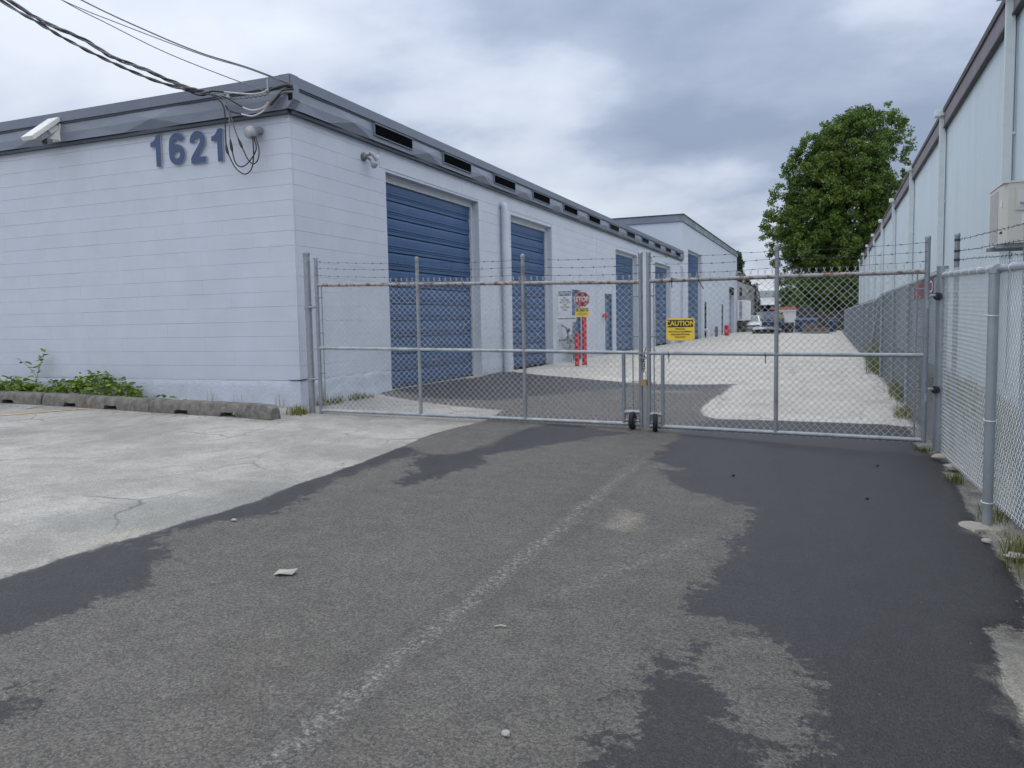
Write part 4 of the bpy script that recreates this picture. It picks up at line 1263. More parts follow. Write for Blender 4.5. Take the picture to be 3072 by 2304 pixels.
nS = U.cross(Zv)
plate(Wd, Hg, O, U, Zv, nS).build('plate', M['yellow'], cs)
plate(Wd - 0.03, 0.078, O + U * 0.015 + Zv * 0.146, U, Zv, nS, 0.0042, 0.0012, 0.004).build('black_panel', M['black_print'], cs)
mb = MB(); text_mb(mb, 'CAUTION', 0.073, O + U * (Wd / 2) + Zv * 0.183 + nS * 0.0072, U, Zv, nS, offset=0.0016, sx=0.98); mb.build('heading', M['yellow'], cs)
for i_, (s_, sz) in enumerate((('PERSONAL', 0.026), ('PROTECTIVE EQUIPMENT', 0.026), ('REQUIRED BEYOND', 0.026), ('THIS POINT', 0.026))):
    mb = MB(); text_mb(mb, s_, sz, O + U * (Wd / 2) + Zv * (0.125 - i_ * 0.030) + nS * 0.0048, U, Zv, nS, offset=0.0005, sx=0.88); mb.build('lettering', M['black_print'], cs)
mb = MB()
for a_, b_ in ((0.012, 0.012), (Wd - 0.012, 0.012), (0.012, Hg - 0.012), (Wd - 0.012, Hg - 0.012)):
    q = O + U * a_ + Zv * b_
    mb = MB(); mb.tube([q + nS * 0.008 - Zv * 0.01, q + nS * 0.010, q - nS * 0.02, q + nS * 0.004 - U * 0.01], 0.002, 5); mb.build('wire_tie', M['cable_dark'], cs)

# loose black cable ties on the rails
for nm, (t_, zz_, ln_, lab) in enumerate(((0.098, 1.53, 0.09, 'black cable tie hanging from the rusted rail above the caution sign'),
                                          (0.205, 1.53, 0.11, 'long black cable tie slanting off the rusted rail right of caution sign'),
                                          (0.085, 0.715, 0.09, 'looped black cable tie on the middle rail below the caution sign'),
                                          (0.462, 0.71, 0.09, 'short black cable tie on the middle rail near the middle upright'))):
    x, y, _ = ptR(t_, 0.0); mb = MB()
    ring = [(x + uR.x * 0.004 * math.sin(a * 2), y + math.cos(a) * 0.027, zz_ + math.sin(a) * 0.027) for a in [k * math.pi / 6 for k in range(13)]]
    mb.tube(ring, 0.0045, 6, caps=False)
    sl = 0.06 if nm == 1 else 0.005
    mb.tube([(x, y - 0.028, zz_ - 0.01), (x + sl * 0.5, y - 0.032, zz_ - ln_ * 0.55), (x + sl, y - 0.03, zz_ - ln_)], 0.0045, 6)
    tag(mb.build('cable_tie', M['cable_dark']), lab, 'cable tie', 'cable ties on the gate')

# ------------------------------------------------------------------ right-hand fences
XF = 1.0
nf = thing('chain_link_fence', 'bright new chain link fence with round top rail at the right edge', 'fence', (XF, 5.7, -0.3))


def nz_top(y): return 1.375 + 0.034 * (y - 5.6)


def nz_bot(y): return gz(XF, y) + 0.17 - 0.05 * (y - 5.6)


MB().tube([(XF, 8.40, nz_top(8.40)), (XF, 7, nz_top(7)), (XF, 5.6, nz_top(5.6)), (XF, 2.4, nz_top(2.4))], 0.021, 14).build('top_rail', M['galv_new'], nf, True)
for i_, yq in enumerate((5.72, 2.75)):
    mb = MB().lathe((XF - 0.035, yq, 0), (0, 0, 1), [(0.031, gz(XF, yq) - 0.1), (0.031, nz_top(yq) - 0.03), (0.036, nz_top(yq) - 0.028), (0.036, nz_top(yq) - 0.01)], 18)
    ps = mb.build('line_post', M['galv_new'], nf, True)
    MB().lathe((XF - 0.02, yq - 0.022, nz_top(yq)), (0, 1, 0), [(0.028, 0), (0.030, 0.004), (0.030, 0.040), (0.028, 0.044)], 14).build('loop_cap', M['galv_new'], ps, True)
    for z in (nz_bot(yq) + 0.02, 0.42, 1.09):
        ring = [(XF - 0.035 + 0.036 * math.cos(a), yq + 0.036 * math.sin(a), z + 0.006 * math.sin(a)) for a in [k * math.pi / 8 for k in range(17)]]
        MB().tube(ring, 0.0032, 6, caps=False).tube([ring[4], (ring[4][0] - 0.03, ring[4][1] + 0.02, z - 0.012)], 0.003, 5).build('tie_wire', M['galv_wire_new'], ps, True)
V, F = chain_arrays((XF + 0.012, 2.4), (XF + 0.012, 8.44), (nz_bot(2.4), nz_bot(8.44)), (nz_top(2.4) + 0.03, nz_top(8.44) + 0.03), nseg=4, sides=4, r=0.0021, depth=0.0085, round_=True, spike=0.022, droop=0.006)
tag(big_mesh('chain_mesh', V, F, M['galv_wire_new'], nf), kind='stuff')
for q in range(9):
    y = 8.25 - q * 0.36
    ring = [(XF + 0.005 + 0.026 * math.cos(a), y + 0.012 * math.sin(a * 0.5), nz_top(y) + 0.026 * math.sin(a)) for a in [k * math.pi / 6 for k in range(13)]]
    MB().tube(ring, 0.0036, 6, caps=False).build('tie_wire', M['galv_wire_new'], nf, True)
MB().tube([(XF + 0.012, 2.4, nz_bot(2.4) + 0.03), (XF + 0.012, 8.44, nz_bot(8.44) + 0.03)], 0.0028, 6).build('tension_wire', M['galv_wire_new'], nf)

# older barbed fence post row standing just behind
of = thing('barbed_fence', 'old fence post row with three barbed strands behind the bright fence', 'fence', (1.17, 8.9, -0.3))
for yq in (8.9, 5.9, 3.0):
    mb = MB(); cap_post(mb, 1.175, yq, -0.35, 1.90 - 0.01 * (8.9 - yq), 0.024, 12); mb.build('post', M['galv'], of, True)
for si, z in enumerate((1.832, 1.722, 1.635)):
    mb = MB()
    barbed(mb, (1.175, 8.88, z), (1.175, 3.0, z - 0.28), sag=0.015, n=40, spacing=0.16, seed=si + 31.0)
    mb.tube([(1.175, 8.9, z - 0.012), (1.175, 8.9, z + 0.012)], 0.0275, 12)
    mb.build('barbed_wire', M['barb'], of)

# long fence down the yard
lf = thing('yard_fence', 'long dull chain link fence receding down the right of the yard', 'fence', (XF, 9, -0.3))
LP = [8.62, 11.5, 14.1, 17.1, 20.1, 23.0, 26.0, 29.0, 32.0, 35.0, 38.0, 41.0, 44.0, 47.0, 50.0, 53.0, 56.0]


def lz_(y): return 1.50 + 0.004 * (y - 9) if y < 17.2 else 1.44 + 0.002 * (y - 17)


for a, b in zip(LP[:-1], LP[1:]):
    MB().tube([(XF, a, lz_(a + 0.01)), (XF, b, lz_(b - 0.01))], 0.021, 10).build('top_rail', M['galv_new'], lf, True)
for yq in LP[1:]:
    mb = MB(); mb.lathe((XF - 0.03, yq, 0), (0, 0, 1), [(0.027, gz(XF, yq) - 0.15), (0.027, lz_(yq) - 0.01)], 10); mb.build('line_post', M['galv'], lf, True)
MB().tube([(XF - 0.05, 17.3, 1.40), (XF - 0.06, 21.2, 0.1)], 0.024, 10).build('brace', M['galv'], lf, True)
Vs, Fs, off = [], [], 0
for a, b, ns, sd_ in ((8.62, 20.0, 3, 3), (20.0, 56.0, 1, 3)):
    V, F = chain_arrays((XF + 0.015, a), (XF + 0.015, b), (gz(XF, a) + 0.03, gz(XF, b) + 0.03), (lz_(a) + 0.03, lz_(b) + 0.02), nseg=ns, sides=sd_, r=0.0021, depth=0.008, spike=0.02, round_=ns > 1)
    Vs.append(V); Fs.append(F + off); off += len(V)
tag(big_mesh('chain_mesh', np.concatenate(Vs), np.concatenate(Fs), M['dull_wire'], lf), kind='stuff')
# maroon sign on the far side of that fence
ms = thing('maroon_sign', 'maroon sign with white letters on the fence beside the hinge post', 'sign', (0.95, 9.6, 1.25))
MB().box((0.950, 8.72, 1.27), (0.956, 10.6, 1.465)).build('plate', M['maroon'], ms)
mb = MB(); text_mb(mb, 'TO', 0.17, (0.9475, 9.0, 1.372), (0, -1, 0), (0, 0, 1), (-1, 0, 0), offset=0.001, sx=2.6); mb.build('lettering', M['white_sign'], ms)

# ------------------------------------------------------------------ bollards, signs and pipes in the yard
def bollard(x, y, top, r, label, name='bollard'):
    t_ = thing(name, label, 'bollard', (x, y, gz(x, y)))
    MB().lathe((x, y, 0), (0, 0, 1), [(r, gz(x, y) - 0.1), (r, top - 0.03), (r * 0.85, top - 0.008), (r * 0.4, top)], 18).build('post', M['post_red'], t_, True)
    MB().lathe((x, y, 0), (0, 0, 1), [(r * 1.25, gz(x, y) - 0.05), (r * 1.2, gz(x, y) + 0.02), (r * 1.01, gz(x, y) + 0.035)], 18).build('footing', M['stop_red'], t_, True)
    return t_


bollard(-5.75, 19.02, 1.22, 0.060, 'tall red bollard that carries the stop sign')
bollard(-5.80, 18.55, 0.80, 0.056, 'short plain red bollard beside the tall stop sign bollard')
bollard(-6.05, 51.5, 0.68, 0.16, 'distant stout red bollard at the annex wall')
fr = Vector((0.96, 0.28, 0)).normalized(); bk = Vector((fr.y, -fr.x, 0))
ss = thing('stop_sign', 'red octagonal STOP sign on top of the tall bollard', 'sign', (-5.77, 18.95, 1.2))
oc = [(0.21 * math.cos(math.pi / 8 + k * math.pi / 4), 0.21 * math.sin(math.pi / 8 + k * math.pi / 4)) for k in range(8)]
SO = Vector((-5.775, 18.95, 1.645))
MB().prism(oc, SO, fr, Zv, 0.004).build('plate', M['white_sign'], ss)
MB().prism([(a * 0.94, b * 0.94) for a, b in oc], SO + bk * 0.0052, fr, Zv, 0.0015).build('red_face', M['stop_red'], ss)
mb = MB(); text_mb(mb, 'STOP', 0.175, SO + bk * 0.0085, fr, Zv, bk, offset=0.003, sx=0.80); mb.build('lettering', M['white_sign'], ss)
MB().tube([SO - bk * 0.02 - Zv * 0.45, SO - bk * 0.02 + Zv * 0.15], 0.02, 8).build('bracket', M['galv'], ss)
c2 = thing('caution_sign', 'small yellow CAUTION sign below the stop sign', 'sign', (-5.775, 18.94, 1.2))
CO = Vector((-5.775, 18.93, 1.20)) - fr * 0.168
plate(0.336, 0.235, CO, fr, Zv, bk).build('plate', M['yellow'], c2)
plate(0.31, 0.076, CO + fr * 0.013 + Zv * 0.142, fr, Zv, bk, 0.0042, 0.0012, 0.004).build('black_panel', M['black_print'], c2)
mb = MB(); text_mb(mb, 'CAUTION', 0.074, CO + fr * 0.168 + Zv * 0.178 + bk * 0.0072, fr, Zv, bk, offset=0.0012, sx=1.0); mb.build('heading', M['yellow'], c2)
for i_, s_ in enumerate(('PERSONAL', 'PROTECTIVE EQUIPMENT', 'REQUIRED BEYOND THIS', 'POINT')):
    mb = MB(); text_mb(mb, s_, 0.026, CO + fr * 0.168 + Zv * (0.118 - i_ * 0.028) + bk * 0.0048, fr, Zv, bk, offset=0.0004, sx=0.85); mb.build('lettering', M['black_print'], c2)

# notice boards stand out from the wall beside the second roll-up door
ux_, n_ = Vector((0.985, 0.17, 0)).normalized(), Vector((0.17, -0.985, 0)).normalized()
nb_ = thing('notice_sign', 'white NOTICE sign with blue heading on the pale wall', 'sign', (-6.5, 19.6, 1.3))
NO = Vector((-6.615, 19.55, 1.345))
plate(0.35, 0.555, NO, ux_, Zv, n_).build('plate', M['white_sign'], nb_)
plate(0.33, 0.118, NO + ux_ * 0.01 + Zv * 0.425, ux_, Zv, n_, 0.0042, 0.0012, 0.004).build('blue_panel', M['blue_print'], nb_)
mb = MB(); text_mb(mb, 'NOTICE', 0.088, NO + ux_ * 0.175 + Zv * 0.484 + n_ * 0.0072, ux_, Zv, n_, offset=0.0022, sx=0.92, shear=0.15); mb.build('heading', M['white_sign'], nb_)
for i_, s_ in enumerate(('ALL', 'VISITORS', 'MUST SIGN', 'THE', "VISITOR'S", 'LOG')):
    mb = MB(); text_mb(mb, s_, 0.062, NO + ux_ * 0.175 + Zv * (0.375 - i_ * 0.064) + n_ * 0.0048, ux_, Zv, n_, offset=0.0012, sx=0.9); mb.build('lettering', M['black_print'], nb_)
MB().tube([NO + ux_ * 0.02 + Zv * 0.1 - n_ * 0.012, NO - ux_ * 0.07 + Zv * 0.1 - n_ * 0.012], 0.008, 6).build('bracket', M['galv'], nb_)
MB().tube([NO + ux_ * 0.02 + Zv * 0.45 - n_ * 0.012, NO - ux_ * 0.07 + Zv * 0.45 - n_ * 0.012], 0.008, 6).build('bracket', M['galv'], nb_)
n2_ = thing('white_sign', 'long white sign with a blue line of print below the notice', 'sign', (-6.5, 19.4, 1.05))
NO2 = Vector((-6.645, 19.45, 1.075))
plate(0.53, 0.172, NO2, ux_, Zv, n_).build('plate', M['white_sign'], n2_)
plate(0.47, 0.022, NO2 + ux_ * 0.03 + Zv * 0.082, ux_, Zv, n_, 0.0042, 0.0012, 0.003).build('print_line', M['blue_print'], n2_)

# gas meter cluster by the first man door
gm = thing('gas_meter', 'grey gas meter with tangled pipes and valves against the wall', 'gas meter', (-6.5, 20.3, 0))
gx = -6.50
MB().lathe((gx, 20.45, 0.34), (0.2, -1, 0), [(0.10, -0.09), (0.135, -0.07), (0.14, 0.0), (0.135, 0.06), (0.10, 0.09)], 16).build('meter_body', M['grey_plastic'], gm, True)
MB().lathe((gx + 0.03, 20.1, 0.60), (1, -0.3, 0), [(0.05, -0.08), (0.12, -0.06), (0.13, 0), (0.05, 0.03), (0.05, 0.1)], 14).build('regulator', M['galv'], gm, True)
for pts, r_, mm in (([(gx - 0.1, 19.75, 1.0), (gx, 19.85, 0.93), (gx, 20.0, 0.75), (gx, 20.1, 0.6), (gx, 20.2, 0.45)], 0.028, 'galv'),
                    ([(gx, 20.2, 0.62), (gx, 20.55, 0.68), (gx - 0.05, 20.8, 0.72)], 0.024, 'cable'), ([(gx, 20.35, 0.75), (gx, 20.5, 0.55), (gx, 20.62, 0.35), (gx, 20.8, 0.30)], 0.026, 'galv'),
                    ([(gx, 20.05, 0.25), (gx, 20.5, 0.20), (gx, 20.9, 0.24)], 0.03, 'cable'), ([(gx - 0.12, 19.65, 0.6), (gx, 19.8, 0.62), (gx, 20.1, 0.60)], 0.03, 'cable')):
    MB().tube(pts, r_, 10).build('pipe', M[mm], gm, True)
for q in ((gx, 19.92, 0.86), (gx, 20.45, 0.62), (gx, 20.7, 0.32)):
    MB().lathe(q, (1, -0.4, 0), [(0.02, 0), (0.02, 0.05), (0.05, 0.055), (0.05, 0.07)], 10).build('valve', M['cable_dark'], gm, True)
MB().tube([(gx + 0.10, 19.95, -0.05), (gx + 0.10, 19.95, 0.42)], 0.02, 8).build('support_post', M['conc_pale'], gm)
va_ = thing('fire_valve', 'small red wall valve beside the second man door', 'valve', (-6.6, 24.1, 1.1))
MB().lathe((-6.66, 24.1, 1.26), (1, 0, 0), [(0.05, 0), (0.05, 0.08), (0.085, 0.09), (0.085, 0.15)], 12).build('body', M['post_red'], va_, True)
MB().tube([(-6.58, 24.1, 1.24), (-6.57, 24.05, 1.10)], 0.02, 8).build('handle', M['post_red'], va_)
sp_ = thing('standpipe', 'dark standpipe at the foot of the annex wall beside red bollard', 'pipe', (-6.4, 49.2, 0))
MB().tube([(-6.4, 49.2, -0.05), (-6.4, 49.2, 0.6)], 0.09, 10).build('riser', M['cable_dark'], sp_, True)
MB().lathe((-6.4, 49.0, 0.35), (0.4, -1, 0), [(0.05, 0), (0.12, 0.05), (0.12, 0.12)], 10).build('outlet', M['cable'], sp_, True)
for i_, (x, y, lab) in enumerate(((-6.45, 45.6, 'small white vent pipe at the foot of the tall blue annex door'),)):
    pp = MB().tube([(x - 0.2, y, 0.45), (x, y, 0.5), (x + 0.06, y, 0.42), (x + 0.06, y, -0.05)], 0.05, 10).build('vent_pipe', M['lamp_white'], None, True)
    tag(pp, lab, 'pipe')

# ------------------------------------------------------------------ house number, lamps and cables on the front wall
def stroke(mb, pts, w, o, d0, th, closed=False):
    """flat ribbon of width w along a 2-D centre line, extruded"""
    n = len(pts); Ls, Rs = [], []
    for i in range(n):
        a = Vector(pts[(i - 1) % n] if (closed or i > 0) else pts[i]); b = Vector(pts[(i + 1) % n] if (closed or i < n - 1) else pts[i])
        t_ = (b - a).normalized(); nn_ = Vector((-t_.y, t_.x))
        p = Vector(pts[i]); Ls.append(p + nn_ * w / 2); Rs.append(p - nn_ * w / 2)
    o = Vector(o)

    def P(v, d): return (o.x + v.x, o.y - d, o.z + v.y)
    vs = []
    for i in range(n): vs += [P(Ls[i], d0), P(Rs[i], d0), P(Ls[i], d0 + th), P(Rs[i], d0 + th)]
    fs = []
    for i in range(n if closed else n - 1):
        a, b = i * 4, ((i + 1) % n) * 4
        fs += [(a + 2, a + 3, b + 3, b + 2), (a, b, b + 1, a + 1), (a, a + 2, b + 2, b), (a + 1, b + 1, b + 3, a + 3)]
    if not closed:
        e_ = (n - 1) * 4
        fs += [(0, 1, 3, 2), (e_, e_ + 2, e_ + 3, e_ + 1)]
    mb.add(vs, fs)


def ell(cx, cz, rx, rz, a0, a1, n):
    return [(cx + rx * math.cos(RAD(a0 + (a1 - a0) * k / n)), cz + rz * math.sin(RAD(a0 + (a1 - a0) * k / n))) for k in range(n + 1)]


hn = thing('house_number', 'blue raised numerals 1621 on the pale block wall', 'house number', (-8.4, 8.65, 3.4))
DH = 0.44


def digit(ch, x, z):
    w = 0.084
    fmb = []
    def geo(d0, th):
        mb = MB()
        o = (x, YC, z)
        if ch == '1':
            mb.prism([(0.10, 0), (0.185, 0), (0.185, DH), (0.115, DH), (0.095, DH - 0.045), (0.05, DH - 0.085), (0, DH - 0.095), (0, DH - 0.155), (0.10, DH - 0.155)], (o[0], o[1] - d0 - 0.0, o[2]), (1, 0, 0), (0, 0, 1), th)
        elif ch == '2':
            c = ell(0.135, DH - 0.135, 0.093, 0.093, 190, -35, 14) + [(0.175, DH - 0.235), (0.10, 0.12), (0.062, 0.075), (0.055, 0.05)]
            stroke(mb, c, w, o, d0, th)
            stroke(mb, [(0.013, 0.0405), (0.275, 0.0405)], 0.081, o, d0, th + 0.0007)
        else:
            ring = ell(0.145, 0.143, 0.10, 0.10, 0, 360, 24)[:-1]
            stroke(mb, ring, w, o, d0, th, closed=True)
            c = ell(0.15, DH - 0.13, 0.10, 0.088, 20, 165, 10) + [(0.047, DH - 0.16), (0.043, 0.22), (0.045, 0.15)]
            stroke(mb, c, w, o, d0, th + 0.0007)
        return mb
    side = geo(0.0012, 0.034).build('numeral', M['num_side'], hn)
    geo(0.0358, 0.006).build('numeral_face', M['num_blue'], side)


digit('1', -9.10, 3.435); digit('6', -8.755, 3.425); digit('2', -8.365, 3.415); digit('1', -7.975, 3.405)

# solar lamp box on the fascia
sl_ = thing('security_light', 'white solar security light tilted out from the grey fascia', 'light', (-10.95, 8.6, 3.9))
dv = Vector((0, -0.47, -0.38)).normalized(); up_ = Vector((1, 0, 0)).cross(dv) * -1
up_ = dv.cross(Vector((1, 0, 0))); up_ = up_ if up_.z > 0 else -up_
c_ = Vector((-10.92, 8.36, 4.11))
MB().obox(c_, (1, 0, 0), dv, up_, 0.24, 0.60, 0.055).build('housing', M['lamp_white'], sl_)
MB().obox(c_ + up_ * 0.0295, (1, 0, 0), dv, up_, 0.225, 0.585, 0.004).build('cover', M['lamp_white'], sl_)
for i_, (a_, b_) in enumerate(((-0.06, 0.12), (0.06, 0.12), (-0.06, 0.2), (0.06, 0.2))):
    MB().lathe(c_ - dv * b_ + Vector((a_, 0, 0)) + up_ * 0.031, up_, [(0.008, 0), (0.006, 0.004)], 8).build('screw', M['cable'], sl_)
MB().obox(c_ - up_ * 0.07 - dv * 0.13, (1, 0, 0), dv, up_, 0.16, 0.18, 0.085).build('arm', M['lamp_white'], sl_)
MB().obox(c_ - up_ * 0.08 + dv * 0.06, (1, 0, 0), dv, up_, 0.12, 0.15, 0.075).build('lamp_head', M['grey_plastic'], sl_)
MB().obox((-10.90, 8.60, 4.10), (1, 0, 0), (0, 1, 0), (0, 0, 1), 0.16, 0.03, 0.26).build('back_plate', M['lamp_white'], sl_)
MB().prism([(0, 0), (0.14, 0.0), (0.0, 0.18)], (-10.84, 8.585, 3.98), (0, -1, 0), (0, 0, 1), 0.05).build('gusset', M['lamp_white'], sl_)
MB().lathe(c_ - up_ * 0.13 + dv * 0.05, (0.1, -0.1, -1), [(0.03, 0), (0.036, 0.015), (0.036, 0.07), (0.028, 0.085)], 12).build('sensor', M['lamp_black'], sl_, True)

# service weather head with three drip loops
we = thing('weather_head', 'grey dome service head below the fascia with black wires entering', 'electrical fitting', (-7.2, 8.6, 3.6))
MB().lathe((-7.20, 8.56, 3.70), (0.25, 0.75, 0.28), [(0.01, -0.085), (0.06, -0.07), (0.085, -0.03), (0.09, 0.01)], 18).build('dome', M['grey_plastic'], we, True)
MB().lathe((-7.20, 8.56, 3.70), (0.25, 0.75, 0.28), [(0.092, 0.008), (0.098, 0.014), (0.098, 0.034), (0.085, 0.04)], 18).build('collar', M['galv'], we, True)
MB().tube([(-7.18, 8.58, 3.715), (-7.14, 8.69, 3.75)], 0.05, 14).build('neck', M['galv'], we, True)


def P8(x, z, y=8.5): return (x, y, z)


def curve(pts, n=8):
    """Catmull-Rom through points"""
    pts = [Vector(p) for p in pts]
    res = []
    for i in range(len(pts) - 1):
        p0 = pts[max(i - 1, 0)]; p1 = pts[i]; p2 = pts[i + 1]; p3 = pts[min(i + 2, len(pts) - 1)]
        for k in range(n):
            t = k / n
            res.append(0.5 * ((2 * p1) + (p2 - p0) * t + (2 * p0 - 5 * p1 + 4 * p2 - p3) * t * t + (3 * p1 - p0 - 3 * p2 + p3) * t ** 3))
    res.append(pts[-1])
    return res


A1 = [(-10.112, 7.4, 5.482), (-9.651, 7.546, 5.169), (-9.158, 7.691, 4.929), (-8.804, 7.837, 4.691), (-8.415, 7.983, 4.525), (-8.08, 8.129, 4.355), (-7.86, 8.3, 4.265), (-7.76, 8.42, 4.25)]
A2 = [(-10.216, 7.35, 5.482), (-9.736, 7.503, 5.168), (-9.473, 7.656, 4.985), (-9.173, 7.809, 4.803), (-8.817, 7.961, 4.612), (-8.456, 8.114, 4.44), (-8.04, 8.267, 4.295), (-7.78, 8.42, 4.245)]
Ca = [(-9.263, 7.5, 5.376), (-8.803, 7.75, 5.104), (-8.154, 8.0, 4.743), (-7.548, 8.25, 4.463), (-6.888, 8.5, 4.185)]
Cd = [(-9.263, 7.5, 5.376), (-8.541, 7.75, 5.044), (-7.477, 8.0, 4.589), (-6.908, 8.25, 4.395), (-6.505, 8.56, 4.22)]
Ce = [(-8.914, 7.5, 5.318), (-8.035, 7.75, 4.863), (-7.476, 8.0, 4.607), (-6.931, 8.25, 4.417), (-6.50, 8.56, 4.235)]


def extend(pts, steps=3):
    d = Vector(pts[0]) - Vector(pts[1])
    d.normalize(); p = Vector(pts[0]); r = []
    for k in range(1, steps + 1):
        p = p + d * 1.6 + Vector((0, 0, 0.10 * k)); r.insert(0, tuple(p))
    return r + pts


def twisted(name, pts, n, rad, wr, turns, label, mats):
    path = curve(extend(pts), 14)
    t_ = thing(name, label, 'cable', tuple(Vector(pts[-1])), 'overhead service cables')
    for k in range(n):
        q = []
        for i, p in enumerate(path):
            d = (path[min(i + 1, len(path) - 1)] - path[max(i - 1, 0)]).normalized()
            a = d.cross(Vector((0, 0, 1))).normalized(); b = a.cross(d)
            ph = 2 * math.pi * (k / n) + turns * 2 * math.pi * i / len(path) + 0.8 * mnoise.noise((i * 0.05, k, 0))
            rr = rad * (1 + 0.5 * mnoise.noise((i * 0.09, k * 3.1, 2)))
            q.append(p + a * math.cos(ph) * rr + b * math.sin(ph) * rr)
        MB().tube(q, wr, 7).build('wire', M[mats[k % len(mats)]], t_, True)


twisted('service_cable', A1, 3, 0.016, 0.0125, 7, 'upper twisted bundle of grey service cables reaching the roof corner', ['cable', 'cable', 'cable_dark'])
twisted('service_cable', A2, 2, 0.011, 0.0125, 9, 'lower twisted bundle of dark service cables reaching the roof corner', ['cable', 'cable_dark'])
for pts, r_, lab in ((Ca, 0.0062, 'thin single overhead cable ending at the porcelain clamp'), (Cd, 0.0062, 'thin overhead cable converging on the roof corner below the thickest one'), (Ce, 0.0092, 'topmost straight overhead cable ending at the roof corner')):
    o = MB().tube(curve(extend(pts), 10), r_, 7).build('overhead_cable', M['cable'], None, True, origin=pts[-1])
    tag(o, lab, 'cable', 'overhead service cables')

sv = thing('service_wiring', 'tangle of service wires, splices and white tails under the roof corner', 'wiring', (-7.76, 8.42, 4.2))
w1 = [(-7.769, 8.42, 4.256), (-7.645, 8.428, 4.176), (-7.558, 8.435, 4.092), (-7.525, 8.443, 3.986), (-7.531, 8.451, 3.856), (-7.543, 8.458, 3.678), (-7.542, 8.466, 3.508), (-7.512, 8.474, 3.411), (-7.418, 8.482, 3.241), (-7.283, 8.489, 3.149), (-7.178, 8.497, 3.194), (-7.136, 8.505, 3.314), (-7.13, 8.512, 3.50), (-7.16, 8.53, 3.64)]
w2 = [(-7.751, 8.44, 4.249), (-7.614, 8.448, 4.168), (-7.517, 8.455, 4.054), (-7.48, 8.463, 3.976), (-7.476, 8.471, 3.854), (-7.491, 8.478, 3.724), (-7.483, 8.486, 3.563), (-7.466, 8.494, 3.439), (-7.431, 8.502, 3.313), (-7.356, 8.509, 3.255), (-7.263, 8.517, 3.281), (-7.155, 8.525, 3.377), (-7.10, 8.532, 3.486), (-7.15, 8.54, 3.64)]
w3 = [(-7.708, 8.42, 4.238), (-7.536, 8.429, 4.163), (-7.464, 8.438, 4.071), (-7.426, 8.447, 3.918), (-7.378, 8.456, 3.736), (-7.311, 8.465, 3.56), (-7.276, 8.475, 3.474), (-7.207, 8.484, 3.336), (-7.128, 8.493, 3.269), (-7.055, 8.502, 3.325), (-7.04, 8.511, 3.466), (-7.12, 8.54, 3.64)]
for pts, cut, m1 in ((w1, 6, 'cable_dark'), (w2, 6, 'cable_tan'), (w3, 5, 'cable_blue')):
    c = curve(pts, 8)
    k = cut * 8
    MB().tube(c[:k + 1], 0.0085, 8).build('wire', M[m1], sv, True)
    MB().tube(c[k:], 0.0085, 8).build('drip_loop', M['cable_dark'], sv, True)
    MB().tube([c[k - 3], c[k], c[k + 4], c[k + 7]], [0.009, 0.018, 0.019, 0.009], 10).build('splice', M['cable_dark'], sv, True)
for pts, r_, m1, nm in (([(-7.788, 8.44, 4.263), (-7.731, 8.447, 4.277), (-7.638, 8.453, 4.267), (-7.534, 8.46, 4.246)], 0.013, 'cable_dark', 'wire'),
                        ([(-7.534, 8.46, 4.246), (-7.326, 8.47, 4.208), (-7.096, 8.48, 4.17), (-6.926, 8.49, 4.172), (-6.828, 8.5, 4.186)], 0.010, 'cable_white', 'tail'),
                        ([(-7.672, 8.46, 4.225), (-7.508, 8.467, 4.169), (-7.36, 8.473, 4.086), (-7.249, 8.48, 4.018)], 0.011, 'cable_dark', 'wire'),
                        ([(-7.249, 8.48, 4.018), (-7.147, 8.485, 3.975), (-7.045, 8.49, 3.961), (-6.941, 8.495, 3.976), (-6.861, 8.5, 4.014)], 0.010, 'cable_white', 'tail'),
                        ([(-7.503, 8.44, 4.058), (-7.452, 8.447, 3.992), (-7.362, 8.453, 3.955), (-7.261, 8.46, 3.926)], 0.012, 'cable_dark', 'wire'),
                        ([(-7.261, 8.46, 3.926), (-7.104, 8.47, 3.885), (-6.992, 8.48, 3.904), (-6.916, 8.49, 3.939), (-6.875, 8.5, 3.979)], 0.010, 'cable_white', 'tail'),
                        ([(-6.816, 8.5, 4.189), (-6.715, 8.52, 4.213), (-6.614, 8.54, 4.229), (-6.505, 8.58, 4.221)], 0.019, 'cable_dark', 'conduit'),
                        ([(-6.838, 8.5, 4.011), (-6.776, 8.515, 4.072), (-6.681, 8.53, 4.129), (-6.587, 8.545, 4.149), (-6.505, 8.58, 4.149)], 0.019, 'cable', 'conduit'),
                        ([(-6.815, 8.5, 3.999), (-6.731, 8.518, 4.077), (-6.636, 8.535, 4.161), (-6.557, 8.553, 4.179), (-6.505, 8.59, 4.189)], 0.019, 'cable_dark', 'conduit'),
                        ([(-7.86, 8.40, 4.27), (-7.80, 8.42, 4.235), (-7.70, 8.43, 4.215), (-7.60, 8.45, 4.21), (-7.51, 8.5, 4.178)], 0.011, 'cable_tan', 'wire'),
                        ([(-8.02, 8.30, 4.31), (-7.93, 8.34, 4.30), (-7.84, 8.40, 4.25), (-7.74, 8.43, 4.23)], 0.010, 'cable_blue', 'wire'),
                        ([(-8.05, 8.28, 4.31), (-7.95, 8.33, 4.25), (-7.86, 8.38, 4.22), (-7.78, 8.43, 4.24)], 0.010, 'cable_dark', 'wire')):
    MB().tube(curve(pts, 6), r_, 8).build(nm, M[m1], sv, True)
